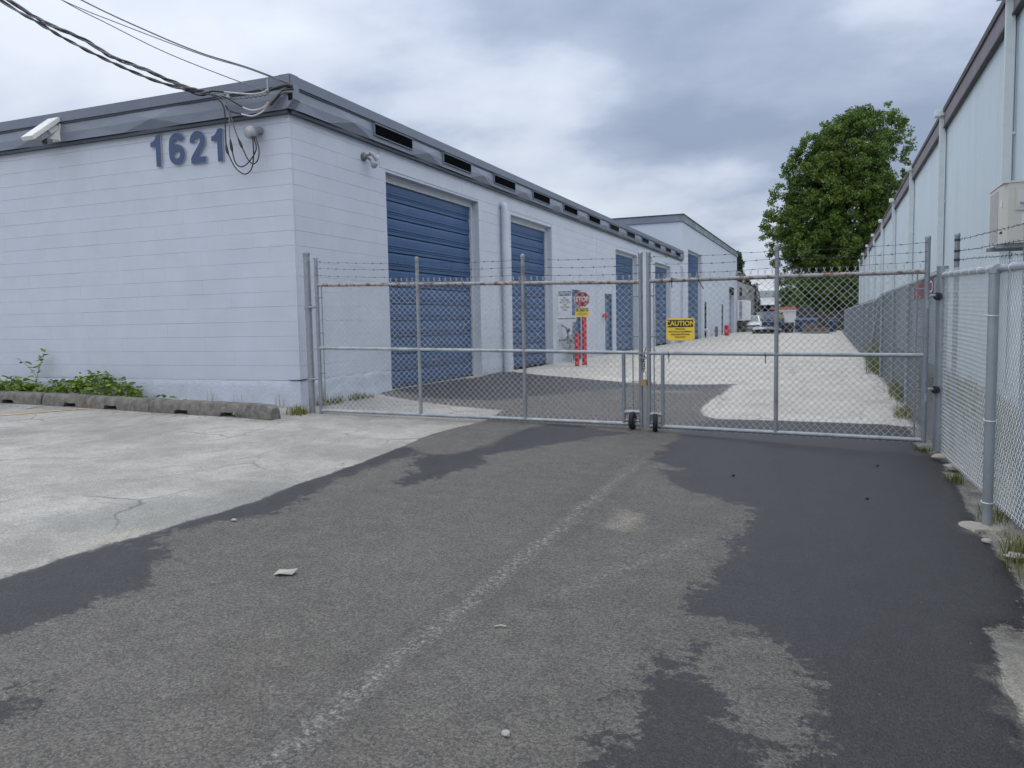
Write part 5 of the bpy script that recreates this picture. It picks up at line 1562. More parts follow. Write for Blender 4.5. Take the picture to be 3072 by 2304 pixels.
for c0, d in (((-6.85, 8.5, 4.185), (1, 0.1, 0.2)), ((-6.855, 8.5, 4.01), (0.6, 0.1, 0.7)), ((-6.882, 8.5, 3.975), (0.6, 0.1, 0.7))):
    MB().lathe(Vector(c0) - Vector(d).normalized() * 0.03, d, [(0.014, 0), (0.026, 0.006), (0.026, 0.022), (0.016, 0.028), (0.028, 0.034), (0.028, 0.055), (0.014, 0.06)], 12).build('clamp', M['conc_pale'], sv, True)
MB().lathe((-7.51, 8.5, 4.16), (0, 0, 1), [(0.01, 0), (0.026, 0.008), (0.03, 0.03), (0.02, 0.04), (0.026, 0.05), (0.01, 0.06)], 12).build('insulator', M['cable_white'], sv, True)
# messenger with a spiral grip
gp = [(-7.513, 8.5, 4.178), (-7.296, 8.5, 4.142), (-7.055, 8.5, 4.14), (-6.819, 8.5, 4.138), (-6.70, 8.54, 4.14)]
MB().tube(gp, 0.006, 6).build('messenger', M['galv'], sv)
hel = []
for k in range(120):
    t = k / 119; x = -7.47 + 0.62 * t
    hel.append((x, 8.5 + 0.016 * math.cos(k * 0.45), 4.165 - 0.022 * math.sin(math.pi * min(1, t * 1.4) / 2) + 0.016 * math.sin(k * 0.45)))
MB().tube(hel, 0.006, 5).build('spiral_grip', M['cable'], sv)
MB().tube([(-6.85, 8.5, 4.33), (-6.852, 8.5, 4.27), (-6.85, 8.5, 4.20)], 0.005, 6).build('tie_strap', M['cable_white'], sv)
# dark entry opening and corner flashing of the fascia
MB().box((XW + 0.09, YC - 0.131, 4.05), (XW + 0.155, YC - 0.128, 4.245)).build('cable_entry', M['dark'], wh)
MB().add([(XW + 0.06, YC - 0.125, FB), (XW + 0.165, YC - 0.125, FM - 0.02), (XW + 0.165, YC - 0.125, FT + 0.0), (XW + 0.06, YC - 0.125, FT), (XW + 0.165, YC + 0.0, FT), (XW + 0.165, YC + 0.02, FM - 0.02), (XW + 0.10, YC + 0.0, FB), (XW - 0.05, YC - 0.09, FB), (XW - 0.05, YC - 0.09, FT)],
         [(0, 1, 2, 3), (1, 5, 4, 2), (0, 6, 5, 1), (7, 0, 3, 8)]).build('corner_flashing', M['fascia'], wh)

# twin floodlight on the side wall
def floodlight(y, z, label, x=XW):
    fl = thing('floodlight', label, 'light', (x, y, z))
    MB().lathe((x, y, z), (1, 0, 0), [(0.065, 0), (0.065, 0.03), (0.05, 0.05), (0.03, 0.06)], 14).build('base', M['cable'], fl, True)
    for dz, dy, m_ in ((0.05, 0.10, 'lens'), (-0.09, 0.06, 'grey_plastic')):
        a0 = Vector((x + 0.05, y, z)); a1 = Vector((x + 0.13, y + dy * 0.6, z + dz * 0.8)); d_ = Vector((0.55, -0.25 if dz < 0 else 0.35, -0.55)).normalized()
        lp_ = MB().tube([a0, a0.lerp(a1, 0.5) + Vector((0, 0, 0.01)), a1], 0.018, 8).build('lamp_arm', M['cable'], fl, True)
        MB().lathe(a1, d_, [(0.022, -0.05), (0.024, 0.0), (0.032, 0.03), (0.052, 0.09), (0.056, 0.105)], 14).build('lamp_shell', M['grey_plastic'], lp_, True)
        MB().lathe(a1 + d_ * 0.1055, d_, [(0.052, 0), (0.046, 0.012), (0.02, 0.02)], 14).build('lens', M[m_], lp_, True)


floodlight(10.45, 3.68, 'twin grey floodlight on the wall left of the first roll-up door')
floodlight(30.6, 3.55, 'distant twin floodlight on the wall seen between the two gate posts')

# ------------------------------------------------------------------ wheel stops
def wheel_stop(p0, p1, label, seed):
    p0, p1 = Vector((*p0, 0)), Vector((*p1, 0))
    u = (p1 - p0).normalized(); n = Vector((-u.y, u.x, 0)); ln = (p1 - p0).length
    prof = [(-0.105, 0.0), (-0.105, 0.05), (-0.095, 0.12), (-0.075, 0.165), (-0.055, 0.18), (0.0, 0.183), (0.055, 0.18), (0.08, 0.162), (0.10, 0.1), (0.108, 0.0)]
    NS = 70
    vs, fs = [], []
    for i in range(NS + 1):
        t = i / NS; s = t * ln
        e = min(s, ln - s); sh = 1.0 if e > 0.06 else 0.80 + 0.2 * math.sqrt(max(0, 1 - (1 - e / 0.06) ** 2))
        notch = (0.24 < t < 0.35) or (0.62 < t < 0.73)
        for k, (a, z) in enumerate(prof):
            nz_ = 0.010 * mnoise.noise((s * 7, k * 0.9, seed)) + 0.006 * mnoise.noise((s * 22, k * 2.3, seed + 4))
            if notch and z < 0.06: z = 0.062 + (0.002 if z == 0 else 0.01)
            p = p0 + u * s + n * (a * sh + nz_)
            vs.append((p.x, p.y, gz(p.x, p.y) - 0.004 + z * (sh if z > 0.1 else 1) + (nz_ * 0.6 if z > 0.02 else 0)))
    m_ = len(prof)
    for i in range(NS):
        for k in range(m_):
            a, b = i * m_ + k, i * m_ + (k + 1) % m_
            fs.append((a, a + m_, b + m_, b))
    fs.append(tuple(range(m_))); fs.append(tuple(reversed([NS * m_ + k for k in range(m_)])))
    o = make_obj('wheel_stop', vs, fs, M['stop_conc'], None, smooth_=True)
    tag(o, label, 'wheel stop', 'concrete wheel stops along the front wall')


wheel_stop((-8.40, 7.82), (-6.24, 7.63), 'weathered concrete wheel stop nearest the warehouse corner', 1.0)
wheel_stop((-11.00, 8.24), (-8.42, 7.83), 'weathered concrete wheel stop with bramble leaves trailing over it', 5.0)
wheel_stop((-13.4, 8.34), (-11.06, 8.25), 'leftmost weathered concrete wheel stop behind the bramble', 9.0)


# ------------------------------------------------------------------ plants
def leaf_mesh(name, ln, w, fold, mat):
    prof = [(0, 0.02), (0.18, 0.62), (0.42, 1.0), (0.68, 0.78), (0.88, 0.36), (1, 0.0)]
    vs, fs = [], []
    for t, ww in prof:
        vs += [(-ww * w / 2, t * ln, fold * ww * w * 0.5), (0, t * ln, -0.10 * ln * t * t), (ww * w / 2, t * ln, fold * ww * w * 0.5)]
    for i in range(len(prof) - 1):
        a = i * 3
        fs += [(a, a + 1, a + 4, a + 3), (a + 1, a + 2, a + 5, a + 4)]
    me = bpy.data.meshes.new(name); me.from_pydata(vs, [], fs); me.materials.append(mat)
    at = me.attributes.new('tint', 'FLOAT', 'POINT')
    at.data.foreach_set('value', [0.0] * len(vs))
    return me


LM = [leaf_mesh('leaf', 0.085, 0.062, 0.35, M['bramble_leaf']), leaf_mesh('leaf', 0.062, 0.046, 0.25, M['bramble_leaf']), leaf_mesh('leaf', 0.105, 0.075, 0.3, M['bramble_leaf'])]


def put_leaf(parent, p, yaw, pitch, roll, me, sc=1.0):
    o = bpy.data.objects.new('leaf', me); C.objects.link(o); o.parent = parent
    o.location = Vector(p) - BASE[parent.name]; o.rotation_euler = (pitch, roll, yaw); o.scale = (sc, sc, sc)


br = thing('bramble', 'green bramble spreading along the front wall over the wheel stops', 'bramble', (-10.9, 8.45, 0))
R2 = random.Random(4)
canes = []
for k in range(34):
    x0 = -12.9 + 4.25 * (k / 33) + R2.uniform(-0.06, 0.06)
    hh = 0.33 * math.exp(-((x0 + 10.3) / 0.9) ** 2) + 0.22 * math.exp(-((x0 + 12.1) / 0.8) ** 2) + 0.10
    if x0 > -9.3: hh *= 0.55
    y0 = 8.45 + R2.uniform(-0.06, 0.14)
    p = [(x0, y0, 0.0), (x0 + R2.uniform(-.1, .1), y0 - R2.uniform(0, .06), hh * 0.7), (x0 + R2.uniform(-.2, .2), y0 - R2.uniform(0, .12), hh), (x0 + R2.uniform(-.3, .3), y0 - R2.uniform(.02, .2), hh * R2.uniform(0.7, 1.0))]
    canes.append((curve(p, 5), 8))
# tall shoot up the wall, and two trailing shoots over the stops
canes.append((curve([(-11.65, 8.5, 0.1), (-11.6, 8.52, 0.35), (-11.5, 8.54, 0.6), (-11.42, 8.55, 0.74)], 6), 17))
canes.append((curve([(-11.58, 8.5, 0.40), (-11.75, 8.5, 0.55), (-11.95, 8.5, 0.66)], 5), 7))
canes.append((curve([(-9.75, 8.25, 0.25), (-9.85, 8.0, 0.22), (-10.0, 7.82, 0.14), (-10.12, 7.62, 0.07), (-10.25, 7.35, 0.03)], 6), 26))
canes.append((curve([(-9.6, 8.3, 0.25), (-9.6, 8.02, 0.24), (-9.68, 7.86, 0.16), (-9.8, 7.74, 0.10)], 6), 14))
canes.append((curve([(-12.3, 8.4, 0.25), (-12.2, 8.12, 0.24), (-12.1, 7.95, 0.10), (-12.05, 7.85, 0.05)], 6), 12))
nleaf = 0
for c, nl in canes:
    MB().tube(c, 0.0035, 5).build('cane', M['stem'], br)
    for q in range(nl):
        if nleaf >= 299: break
        i = min(len(c) - 1, int((0.25 + 0.75 * (q + R2.random()) / nl) * (len(c) - 1)))
        p = c[i] + Vector((R2.gauss(0, .025), R2.gauss(-.01, .03), R2.gauss(0.01, .025)))
        p.z = max(p.z, gz(p.x, p.y) + 0.012); p.y = min(p.y, 8.60)
        put_leaf(br, p, R2.uniform(0, 6.28), R2.uniform(-0.5, 0.7), R2.uniform(-0.5, 0.5), LM[R2.choice((0, 0, 1, 2))], R2.uniform(0.75, 1.25))
        nleaf += 1
# small leaves that fill the mass, too many to pick apart
vs, fs, tint = [], [], []
for k in range(2000):
    x = R2.uniform(-13.1, -8.95)
    hh = 0.32 * math.exp(-((x + 10.3) / 0.85) ** 2) + 0.2 * math.exp(-((x + 12.2) / 0.8) ** 2) + 0.09
    if x > -9.4: hh *= 0.4
    p = Vector((x, 8.5 + R2.uniform(-.18, .12) * (1 if x < -9.6 else 0.4), R2.random() ** 0.7 * hh))
    a = Vector((R2.gauss(0, 1), R2.gauss(0, 1), R2.gauss(0, .4))).normalized(); b = a.orthogonal().normalized(); s_ = R2.uniform(.022, .045)
    i0 = len(vs); vs += [p - a * s_, p + b * s_ * .7, p + a * s_, p - b * s_ * .7]; fs.append((i0, i0 + 1, i0 + 2, i0 + 3)); tint += [R2.random() * 0.6] * 4
o = make_obj('small_leaves', vs, fs, M['bramble_leaf'], br)
at = o.data.attributes.new('tint', 'FLOAT', 'POINT'); at.data.foreach_set('value', tint)
tag(o, kind='stuff')


def tuft(x, y, n, h, spread, label, name='grass_tuft', dry=0.5, lean=0.5, rowy=0.0, rowx=0.0, cat='grass', group=None):
    vs, fs, tint = [], [], []
    for k in range(n):
        px, py = x + max(-2, min(2, R2.gauss(0, 1))) * spread + R2.uniform(-rowx, rowx), y + max(-1.8, min(1.8, R2.gauss(0, 1))) * spread + R2.uniform(-rowy, rowy)
        hh = h * R2.uniform(.45, 1.1); th = R2.uniform(0, 6.28); ln = lean * hh * R2.uniform(.2, 1.2)
        b0 = Vector((px, py, gz(px, py) - 0.005)); d = Vector((math.cos(th), math.sin(th), 0)); w = Vector((-d.y, d.x, 0)) * R2.uniform(.0018, .0042)
        m1 = b0 + Vector((0, 0, hh * .6)) + d * ln * .4; tip = b0 + Vector((0, 0, hh * R2.uniform(.8, 1))) + d * ln
        i0 = len(vs); vs += [b0 - w, b0 + w, m1 + w * .8, m1 - w * .8, tip]; fs += [(i0, i0 + 1, i0 + 2, i0 + 3), (i0 + 3, i0 + 2, i0 + 4)]
        tint += [min(1, max(0, R2.gauss(dry, .25)))] * 5
    o = make_obj(name, vs, fs, M['grass_leaf'], None)
    at = o.data.attributes.new('tint', 'FLOAT', 'POINT'); at.data.foreach_set('value', tint)
    return tag(o, label, cat, group)


tuft(-6.28, 8.12, 190, 0.15, 0.075, 'low yellow green weed tuft between wheel stop and gate post', dry=0.45, lean=0.9)
tuft(-6.52, 9.2, 190, 0.13, 0.06, 'green weeds at the foot of the side wall nearest the gate post', dry=0.1, lean=0.6, rowy=0.25)
tuft(-6.54, 9.95, 170, 0.12, 0.06, 'green weeds at the foot of the side wall towards the first roll-up door', dry=0.1, lean=0.6, rowy=0.25)
tuft(-6.55, 9.0, 40, 0.30, 0.05, 'dry reddish weed standing against the side wall behind the gate', dry=1.0, lean=0.25)
tuft(1.02, 5.0, 150, 0.22, 0.05, 'yellow green grass clump at the foot of the bright fence, nearest camera', dry=0.6, lean=0.8, rowy=0.22)
tuft(1.06, 6.05, 90, 0.10, 0.05, 'mossy green tuft beside the fence post concrete footing', dry=0.2, lean=0.8, rowy=0.12)
tuft(0.98, 7.2, 90, 0.10, 0.03, 'small green tuft at the jagged asphalt edge', dry=0.3, lean=0.8, rowy=0.06)
tuft(0.90, 8.62, 90, 0.08, 0.05, 'green moss tuft under the hinge end of the gate', dry=0.2, lean=0.9)
tuft(0.90, 11.0, 150, 0.20, 0.06, 'yellowing grass at the yard fence foot just beyond the gate', dry=0.6, lean=0.8, rowy=0.15)
tuft(0.96, 12.9, 160, 0.34, 0.06, 'tall green grass at the yard fence between the first two posts', dry=0.2, lean=0.6, rowy=0.6)
tuft(0.95, 18.2, 260, 0.85, 0.10, 'tall bright green weed clump leaning on the yard fence', dry=0.25, lean=0.35, rowy=0.9)
tuft(-6.5, 37.0, 60, 0.45, 0.10, 'green weed at the wall foot below the caution sign', dry=0.1, lean=0.6, rowy=0.3)
tuft(-6.3, 62.0, 120, 0.5, 0.3, 'green weeds at the far corner of the annex', dry=0.1, lean=0.6)
for i_, (x, n_, lab) in enumerate(((-8.1, 9, 'thin dry stalks against the front wall, left clump'), (-7.7, 7, 'thin dry stalks against the front wall, middle clump'), (-6.95, 8, 'thin dry stalks against the front wall near the corner'))):
    tuft(x, 8.6, n_, 0.30, 0.05, lab, name='dry_stalks', dry=1.0, lean=0.2, cat='weed', group='dry stalks by the wall')
o = tuft(1.75, 9.0, 2600, 0.35, 0.15, 'unmown grass strip between the fences and the pale blue building', name='grass_strip', dry=0.22, lean=0.7, rowy=6.5, rowx=0.25)
tag(o, kind='stuff'); del o['category']

# ------------------------------------------------------------------ litter and stones
def lump(name, x, y, sx, sy, sz, mat, label, cat, seed, group=None):
    me_v, me_f = [], []
    nu, nv = 9, 6
    for j in range(nv + 1):
        th = math.pi * j / nv
        for i in range(nu):
            ph = 2 * math.pi * i / nu
            d = Vector((math.sin(th) * math.cos(ph), math.sin(th) * math.sin(ph), math.cos(th)))
            r = 1 + 0.35 * mnoise.noise(d * 1.6 + Vector((seed, 0, 0)))
            me_v.append((x + d.x * sx * r, y + d.y * sy * r, gz(x, y) + 0.018 + sz * 0.5 + d.z * sz * r * 0.6))
    for j in range(nv):
        for i in range(nu):
            me_f.append((j * nu + i, j * nu + (i + 1) % nu, (j + 1) * nu + (i + 1) % nu, (j + 1) * nu + i))
    o = make_obj(name, me_v, me_f, M[mat], None, smooth_=True)
    return tag(o, label, cat, group)


lump('stone', -0.96, 2.24, 0.016, 0.013, 0.018, 'stone', 'small white pebble alone on the grey asphalt near the bottom edge', 'stone', 1)
lump('stone', 0.99, 5.02, 0.055, 0.035, 0.04, 'stone', 'oval pale cobble on the verge below the fence post', 'stone', 2)
lump('stone', 0.90, 5.33, 0.035, 0.03, 0.02, 'stone', 'flat pale stone at the asphalt edge beside the footing', 'stone', 3)
lump('stone', -3.53, 3.87, 0.02, 0.012, 0.015, 'stone', 'tiny pale stone at the edge of the old asphalt', 'stone', 4)
lump('stone', 1.0, 8.15, 0.09, 0.06, 0.05, 'conc_pale', 'broken concrete lump at the foot of the hinge post', 'stone', 5)
lump('stone', 0.95, 8.33, 0.05, 0.04, 0.04, 'stop_conc', 'smaller grey rubble piece beside the hinge post', 'stone', 6)
lump('stone', 1.05, 7.72, 0.08, 0.10, 0.04, 'conc_pale', 'flat concrete fragment on the verge beside the bright fence', 'stone', 7)
for i_, (x, y) in enumerate(((0.42, 7.55), (0.28, 6.2), (-0.72, 6.6))):
    lump('stone', x, y, 0.014, 0.012, 0.014, 'junk', ('black pebble on dark asphalt nearest the hinge post', 'black pebble on dark asphalt below the hinge post', 'black pebble on dark asphalt in front of the gate')[i_], 'stone', 11 + i_)
# crumpled paper scrap and a cigarette-like paper strip
mb = MB()
z_ = gz(-2.59, 3.2) + 0.020
pp = [(-2.64, 3.16, z_ + 0.004), (-2.60, 3.155, z_ + 0.016), (-2.545, 3.19, z_ + 0.006), (-2.535, 3.225, z_ + 0.028), (-2.585, 3.205, z_ + 0.022), (-2.635, 3.20, z_ + 0.020), (-2.57, 3.24, z_ + 0.010)]
mb.add(pp + [(a, b, c - 0.003) for a, b, c in pp], [(0, 1, 4, 5), (1, 2, 3, 4), (4, 3, 6), (5, 4, 6), (7, 12, 11, 8), (8, 11, 10, 9), (11, 13, 10), (12, 13, 11), (0, 7, 8, 1), (1, 8, 9, 2), (2, 9, 10, 3), (3, 10, 13, 6), (6, 13, 12, 5), (5, 12, 7, 0)])
tag(mb.build('paper_scrap', M['paper']), 'crumpled off-white paper scrap lying on the driveway', 'litter')
tag(MB().tube([(-1.335, 3.015, gz(-1.3, 3) + 0.024), (-1.31, 3.03, gz(-1.3, 3) + 0.026), (-1.285, 3.03, gz(-1.3, 3) + 0.024)], 0.0042, 6).build('cigarette_end', M['paper']), 'small white cigarette end on the grey asphalt', 'litter')
# concrete footing of the near fence post
mb = MB(); ring = []
for k in range(18):
    a = 2 * math.pi * k / 18; r_ = 0.13 + 0.05 * mnoise.noise((math.cos(a) * 2, math.sin(a) * 2, 4)) + (0.06 if math.cos(a) < -0.3 else 0)
    ring.append((0.955 + r_ * math.cos(a), 5.70 + r_ * 0.85 * math.sin(a)))
vs = [(x, y, gz(x, y) - 0.03) for x, y in ring] + [(0.955 + (x - 0.955) * .8, 5.70 + (y - 5.70) * .8, gz(x, y) + 0.025) for x, y in ring] + [(0.955, 5.70, gz(.955, 5.7) + 0.035)]
fs = [(k, (k + 1) % 18, 18 + (k + 1) % 18, 18 + k) for k in range(18)] + [(18 + k, 18 + (k + 1) % 18, 36) for k in range(18)]
tag(make_obj('post_footing', vs, fs, M['conc_pale'], None, True), 'pale broken concrete collar around the near fence post', 'concrete footing')


# ------------------------------------------------------------------ things at the far end of the yard
def hexa(mb, bottom, top):
    """box from 4 bottom and 4 top corners"""
    return mb.add(bottom + top, [(0, 3, 2, 1), (4, 5, 6, 7), (0, 1, 5, 4), (1, 2, 6, 5), (2, 3, 7, 6), (3, 0, 4, 7)])


def car(x, y, w, l, h, zg, mat, label, name='parked_car', suv=False):
    c = thing(name, label, 'car', (x, y, zg))
    hw = w / 2
    # lower body lofted along the length from sections
    secs = [(0.0, 0.42, 0.60, 0.92), (0.10, 0.30, 0.66, 1.0), (0.9, 0.26, 0.80 if not suv else 0.98, 1.0), (1.25, 0.24, 0.88 if not suv else 1.04, 1.0), (l - 0.5, 0.24, 0.92 if not suv else 1.08, 1.0), (l - 0.1, 0.3, 0.86, 0.98), (l, 0.4, 0.7, 0.92)]
    vs, fs = [], []
    for s, zb, zt, k in secs:
        q = hw * k
        vs += [(x - q, y + s, zg + zb + 0.1), (x - q * 0.9, y + s, zg + zb), (x + q * 0.9, y + s, zg + zb), (x + q, y + s, zg + zb + 0.1), (x + q, y + s, zg + zt - 0.12), (x + q * 0.86, y + s, zg + zt), (x - q * 0.86, y + s, zg + zt), (x - q, y + s, zg + zt - 0.12)]
    for i in range(len(secs) - 1):
        for k in range(8):
            fs.append((i * 8 + k, i * 8 + (k + 1) % 8, (i + 1) * 8 + (k + 1) % 8, (i + 1) * 8 + k))
    fs += [tuple(reversed(range(8))), tuple((len(secs) - 1) * 8 + k for k in range(8))]
    make_obj('body', vs, fs, M[mat], c, True)
    zs = zg + (0.86 if not suv else 1.02); zt = zg + h; q = hw * 0.86; qt = hw * 0.66
    y0, y1, y2, y3 = y + 1.05, y + 1.75, y + l - 1.0, y + l - 0.35
    cab = hexa(MB(), [(x - q, y0, zs), (x + q, y0, zs), (x + q, y3, zs), (x - q, y3, zs)], [(x - qt, y1, zt), (x + qt, y1, zt), (x + qt, y2, zt), (x - qt, y2, zt)]).build('cabin', M[mat], c, True)
    def lerp(a, b, t): return tuple(a[i] + (b[i] - a[i]) * t for i in range(3))
    a, b, d, e = (x - q, y0, zs), (x + q, y0, zs), (x + qt, y1, zt), (x - qt, y1, zt)
    off = Vector((0, -0.012, 0.008))
    g = [Vector(lerp(a, b, .07)) , Vector(lerp(a, b, .93)), Vector(lerp(e, d, .92)), Vector(lerp(e, d, .08))]
    g = [g[0].lerp(g[3], .06) + off, g[1].lerp(g[2], .06) + off, g[2].lerp(g[1], .08) + off, g[3].lerp(g[0], .08) + off]
    MB().add([tuple(v) for v in g], [(0, 1, 2, 3)]).build('windscreen', M['glass'], cab)
    for s_ in (-1, 1):
        sw = [(x + s_ * (q + .006), y0 + .25, zs + .04), (x + s_ * (q + .006), y3 - .2, zs + .04), (x + s_ * (qt + .012), y2 - .05, zt - .06), (x + s_ * (qt + .012), y1 + .05, zt - .06)]
        MB().add(sw, [(0, 1, 2, 3)]).build('side_window', M['glass'], cab)
        for yy in (y + 0.75, y + l - 0.8):
            wv = MB().lathe((x + s_ * (hw - 0.20), yy, zg + 0.31), (s_, 0, 0), [(0.2, 0), (0.31, 0.01), (0.315, 0.10), (0.30, 0.19), (0.2, 0.2)], 16).build('tyre', M['rubber'], c, True)
            MB().lathe((x + s_ * (hw - 0.0), yy, zg + 0.31), (s_, 0, 0), [(0.19, 0.001), (0.18, 0.012), (0.05, 0.02)], 12).build('rim', M['grey_plastic'], wv)
        MB().box((x + s_ * hw * 0.72 - 0.16, y + 0.02 - 0.02, zg + 0.50), (x + s_ * hw * 0.72 + 0.16, y + 0.06, zg + 0.62)).build('headlight', M['lens'], c)
        MB().box((x + s_ * (hw + 0.09) - 0.09, y0 + 0.3, zs + 0.02), (x + s_ * (hw + 0.09) + 0.09, y0 + 0.38, zs + 0.14)).build('mirror', M[mat], c)
    MB().box((x - hw * 0.5, y - 0.022, zg + 0.46), (x + hw * 0.5, y + 0.02, zg + 0.56)).build('grille', M['lamp_black'], c)
    MB().box((x - hw * 0.88, y - 0.03, zg + 0.26), (x + hw * 0.88, y + 0.03, zg + 0.40)).build('bumper', M['lamp_black'] if mat != 'car_white' else M['grey_plastic'], c)
    MB().box((x - 0.15, y - 0.036, zg + 0.37), (x + 0.15, y - 0.031, zg + 0.45)).build('number_plate', M['white_sign'], c)


car(-5.95, 66.0, 1.70, 4.2, 1.36, -0.08, 'car_white', 'white saloon car parked facing the gate at the far end')
car(-5.35, 71.5, 1.85, 4.6, 1.72, -0.08, 'car_dark', 'dark sport utility car parked behind the white car', suv=True)


def dumpster(x, y, w, d, h, label, lid_open=False, mat='dump_blue'):
    t_ = thing('dumpster', label, 'dumpster', (x, y, -0.12))
    z0 = -0.12
    hexa(MB(), [(x - w / 2, y, z0 + 0.1), (x + w / 2, y, z0 + 0.1), (x + w / 2, y + d, z0 + 0.1), (x - w / 2, y + d, z0 + 0.1)], [(x - w / 2, y - 0.10, z0 + h * 0.85), (x + w / 2, y - 0.10, z0 + h * 0.85), (x + w / 2, y + d, z0 + h), (x - w / 2, y + d, z0 + h)]).build('bin', M[mat], t_)
    for k in range(5):
        xx = x - w / 2 + w * (k + 0.5) / 5
        MB().box((xx - 0.03, y - 0.16, z0 + 0.15), (xx + 0.03, y - 0.105, z0 + h * 0.8)).build('rib', M[mat], t_)
    MB().box((x - w / 2 - 0.03, y - 0.15, z0 + h * 0.85 + 0.001), (x + w / 2 + 0.03, y - 0.06, z0 + h * 0.85 + 0.07)).build('rim', M['lav_box'], t_)
    if lid_open:
        hexa(MB(), [(x - w / 2, y + d, z0 + h + 0.01), (x + w / 2, y + d, z0 + h + 0.01), (x + w / 2, y + d + 0.06, z0 + h + 0.01), (x - w / 2, y + d + 0.06, z0 + h + 0.01)],
             [(x - w / 2, y + d + 0.3, z0 + h + 0.85), (x + w / 2 - 0.4, y + d + 0.3, z0 + h + 0.85), (x + w / 2 - 0.4, y + d + 0.36, z0 + h + 0.85), (x - w / 2, y + d + 0.36, z0 + h + 0.85)]).build('lid', M['junk'], t_)
    else:
        hexa(MB(), [(x - w / 2, y - 0.1, z0 + h * 0.93), (x + w / 2, y - 0.1, z0 + h * 0.93), (x + w / 2, y + d, z0 + h + 0.08), (x - w / 2, y + d, z0 + h + 0.08)],
             [(x - w / 2, y - 0.1, z0 + h * 0.93 + 0.04), (x + w / 2, y - 0.1, z0 + h * 0.93 + 0.04), (x + w / 2, y + d, z0 + h + 0.12), (x - w / 2, y + d, z0 + h + 0.12)]).build('lid', M['junk'], t_)


dumpster(-3.85, 61.0, 1.55, 1.2, 1.05, 'blue dumpster standing behind the stacked white boards')
dumpster(-1.55, 61.5, 1.50, 1.4, 1.15, 'blue dumpster with raised dark lid under the big tree', True)
dumpster(0.25, 60.5, 0.55, 0.7, 1.05, 'narrow dark blue bin against the yard fence')
gb = thing('crate', 'lavender grey box stacked behind the blue dumpster', 'crate', (-4.1, 63.5, -0.1))
MB().box((-4.75, 63.5, -0.1), (-3.85, 64.6, 1.50)).build('box', M['lav_box'], gb)
MB().box((-4.80, 63.45, 1.501), (-3.80, 64.65, 1.56)).build('lid', M['lav_box'], gb)
oc_ = thing('crate', 'ochre board crate right of the lavender grey box', 'crate', (-3.4, 63.6, -0.1))
for k in range(4): MB().box((-3.62, 63.6, -0.1 + k * 0.35), (-3.22, 64.4, 0.23 + k * 0.35)).build('board', M['ochre'], oc_)
wt = thing('white_trailer', 'white box trailer parked behind the dumpsters', 'trailer', (-2.6, 65, -0.1))
MB().box((-3.35, 65, 0.45), (-2.15, 69, 1.58)).build('body', M['far_white'], wt)
MB().box((-3.42, 64.9, 1.581), (-2.08, 69.05, 1.66)).build('roof', M['far_white'], wt)
for s_ in (-3.3, -2.35): MB().lathe((s_, 67, 0.2), (1, 0, 0), [(0.2, 0), (0.32, 0.02), (0.32, 0.16), (0.2, 0.18)], 14).build('tyre', M['rubber'], wt, True)
rp = thing('pipe_rack', 'rack of faded red steel lengths above the white trailer', 'pipe rack', (-3.4, 70, 0))
for k in range(3): MB().box((-4.6, 70 + k * 0.25, 1.72 + 0.07 * (k % 2)), (-2.3, 70.15 + k * 0.25, 1.88 + 0.05 * k)).build('beam', M['red_pipe'], rp)
for x in (-4.3, -2.6): MB().box((x, 70, -0.2), (x + 0.1, 70.6, 1.71)).build('leg', M['junk'], rp)
bs = thing('board_stack', 'white boards lying on a low black scrap pile', 'boards', (-4.3, 58, -0.1))
MB().box((-5.05, 58, -0.15), (-3.2, 59.4, 0.24)).build('scrap_pile', M['junk'], bs)
hexa(MB(), [(-5.0, 57.85, 0.245), (-4.05, 57.85, 0.30), (-4.05, 59.0, 0.30), (-5.0, 59.0, 0.245)], [(-5.0, 57.85, 0.40), (-4.05, 57.85, 0.42), (-4.05, 59.0, 0.42), (-5.0, 59.0, 0.40)]).build('board', M['far_white'], bs)
hexa(MB(), [(-4.10, 57.7, 0.32), (-3.15, 57.7, 0.18), (-3.15, 58.9, 0.18), (-4.10, 58.9, 0.32)], [(-4.10, 57.7, 0.45), (-3.15, 57.7, 0.27), (-3.15, 58.9, 0.27), (-4.10, 58.9, 0.45)]).build('board', M['conc_pale'], bs)
pl_ = thing('pallet_stack', 'stack of weathered wooden pallets in front of the big tree', 'pallets', (-0.8, 58.6, -0.1))
for k in range(5):
    z = -0.12 + k * 0.155
    for q in range(3): MB().box((-1.75 + 0.0, 58.6 + q * 0.45, z), (-0.15 + (0.25 if k < 3 else -0.6), 58.72 + q * 0.45, z + 0.09)).build('stringer', M['wood'], pl_)
    MB().box((-1.75, 58.55, z + 0.0905), (-0.15 + (0.25 if k < 3 else -0.6), 59.7, z + 0.115)).build('deck', M['wood'], pl_)
bl = thing('black_bin', 'black wheeled bin between the two blue dumpsters', 'bin', (-2.75, 60.6, -0.12))
hexa(MB(), [(-2.98, 60.6, -0.1), (-2.42, 60.6, -0.1), (-2.42, 61.2, -0.1), (-2.98, 61.2, -0.1)], [(-3.02, 60.5, 0.62), (-2.38, 60.5, 0.62), (-2.38, 61.25, 0.62), (-3.02, 61.25, 0.62)]).build('body', M['junk'], bl)
hexa(MB(), [(-3.05, 60.45, 0.621), (-2.35, 60.45, 0.621), (-2.35, 61.28, 0.66), (-3.05, 61.28, 0.66)], [(-3.0, 60.5, 0.66), (-2.4, 60.5, 0.66), (-2.4, 61.25, 0.72), (-3.0, 61.25, 0.72)]).build('lid', M['junk'], bl)
ef = thing('end_fence', 'dark board fence closing the end of the yard under the tree', 'fence', (0, 72, -0.2))
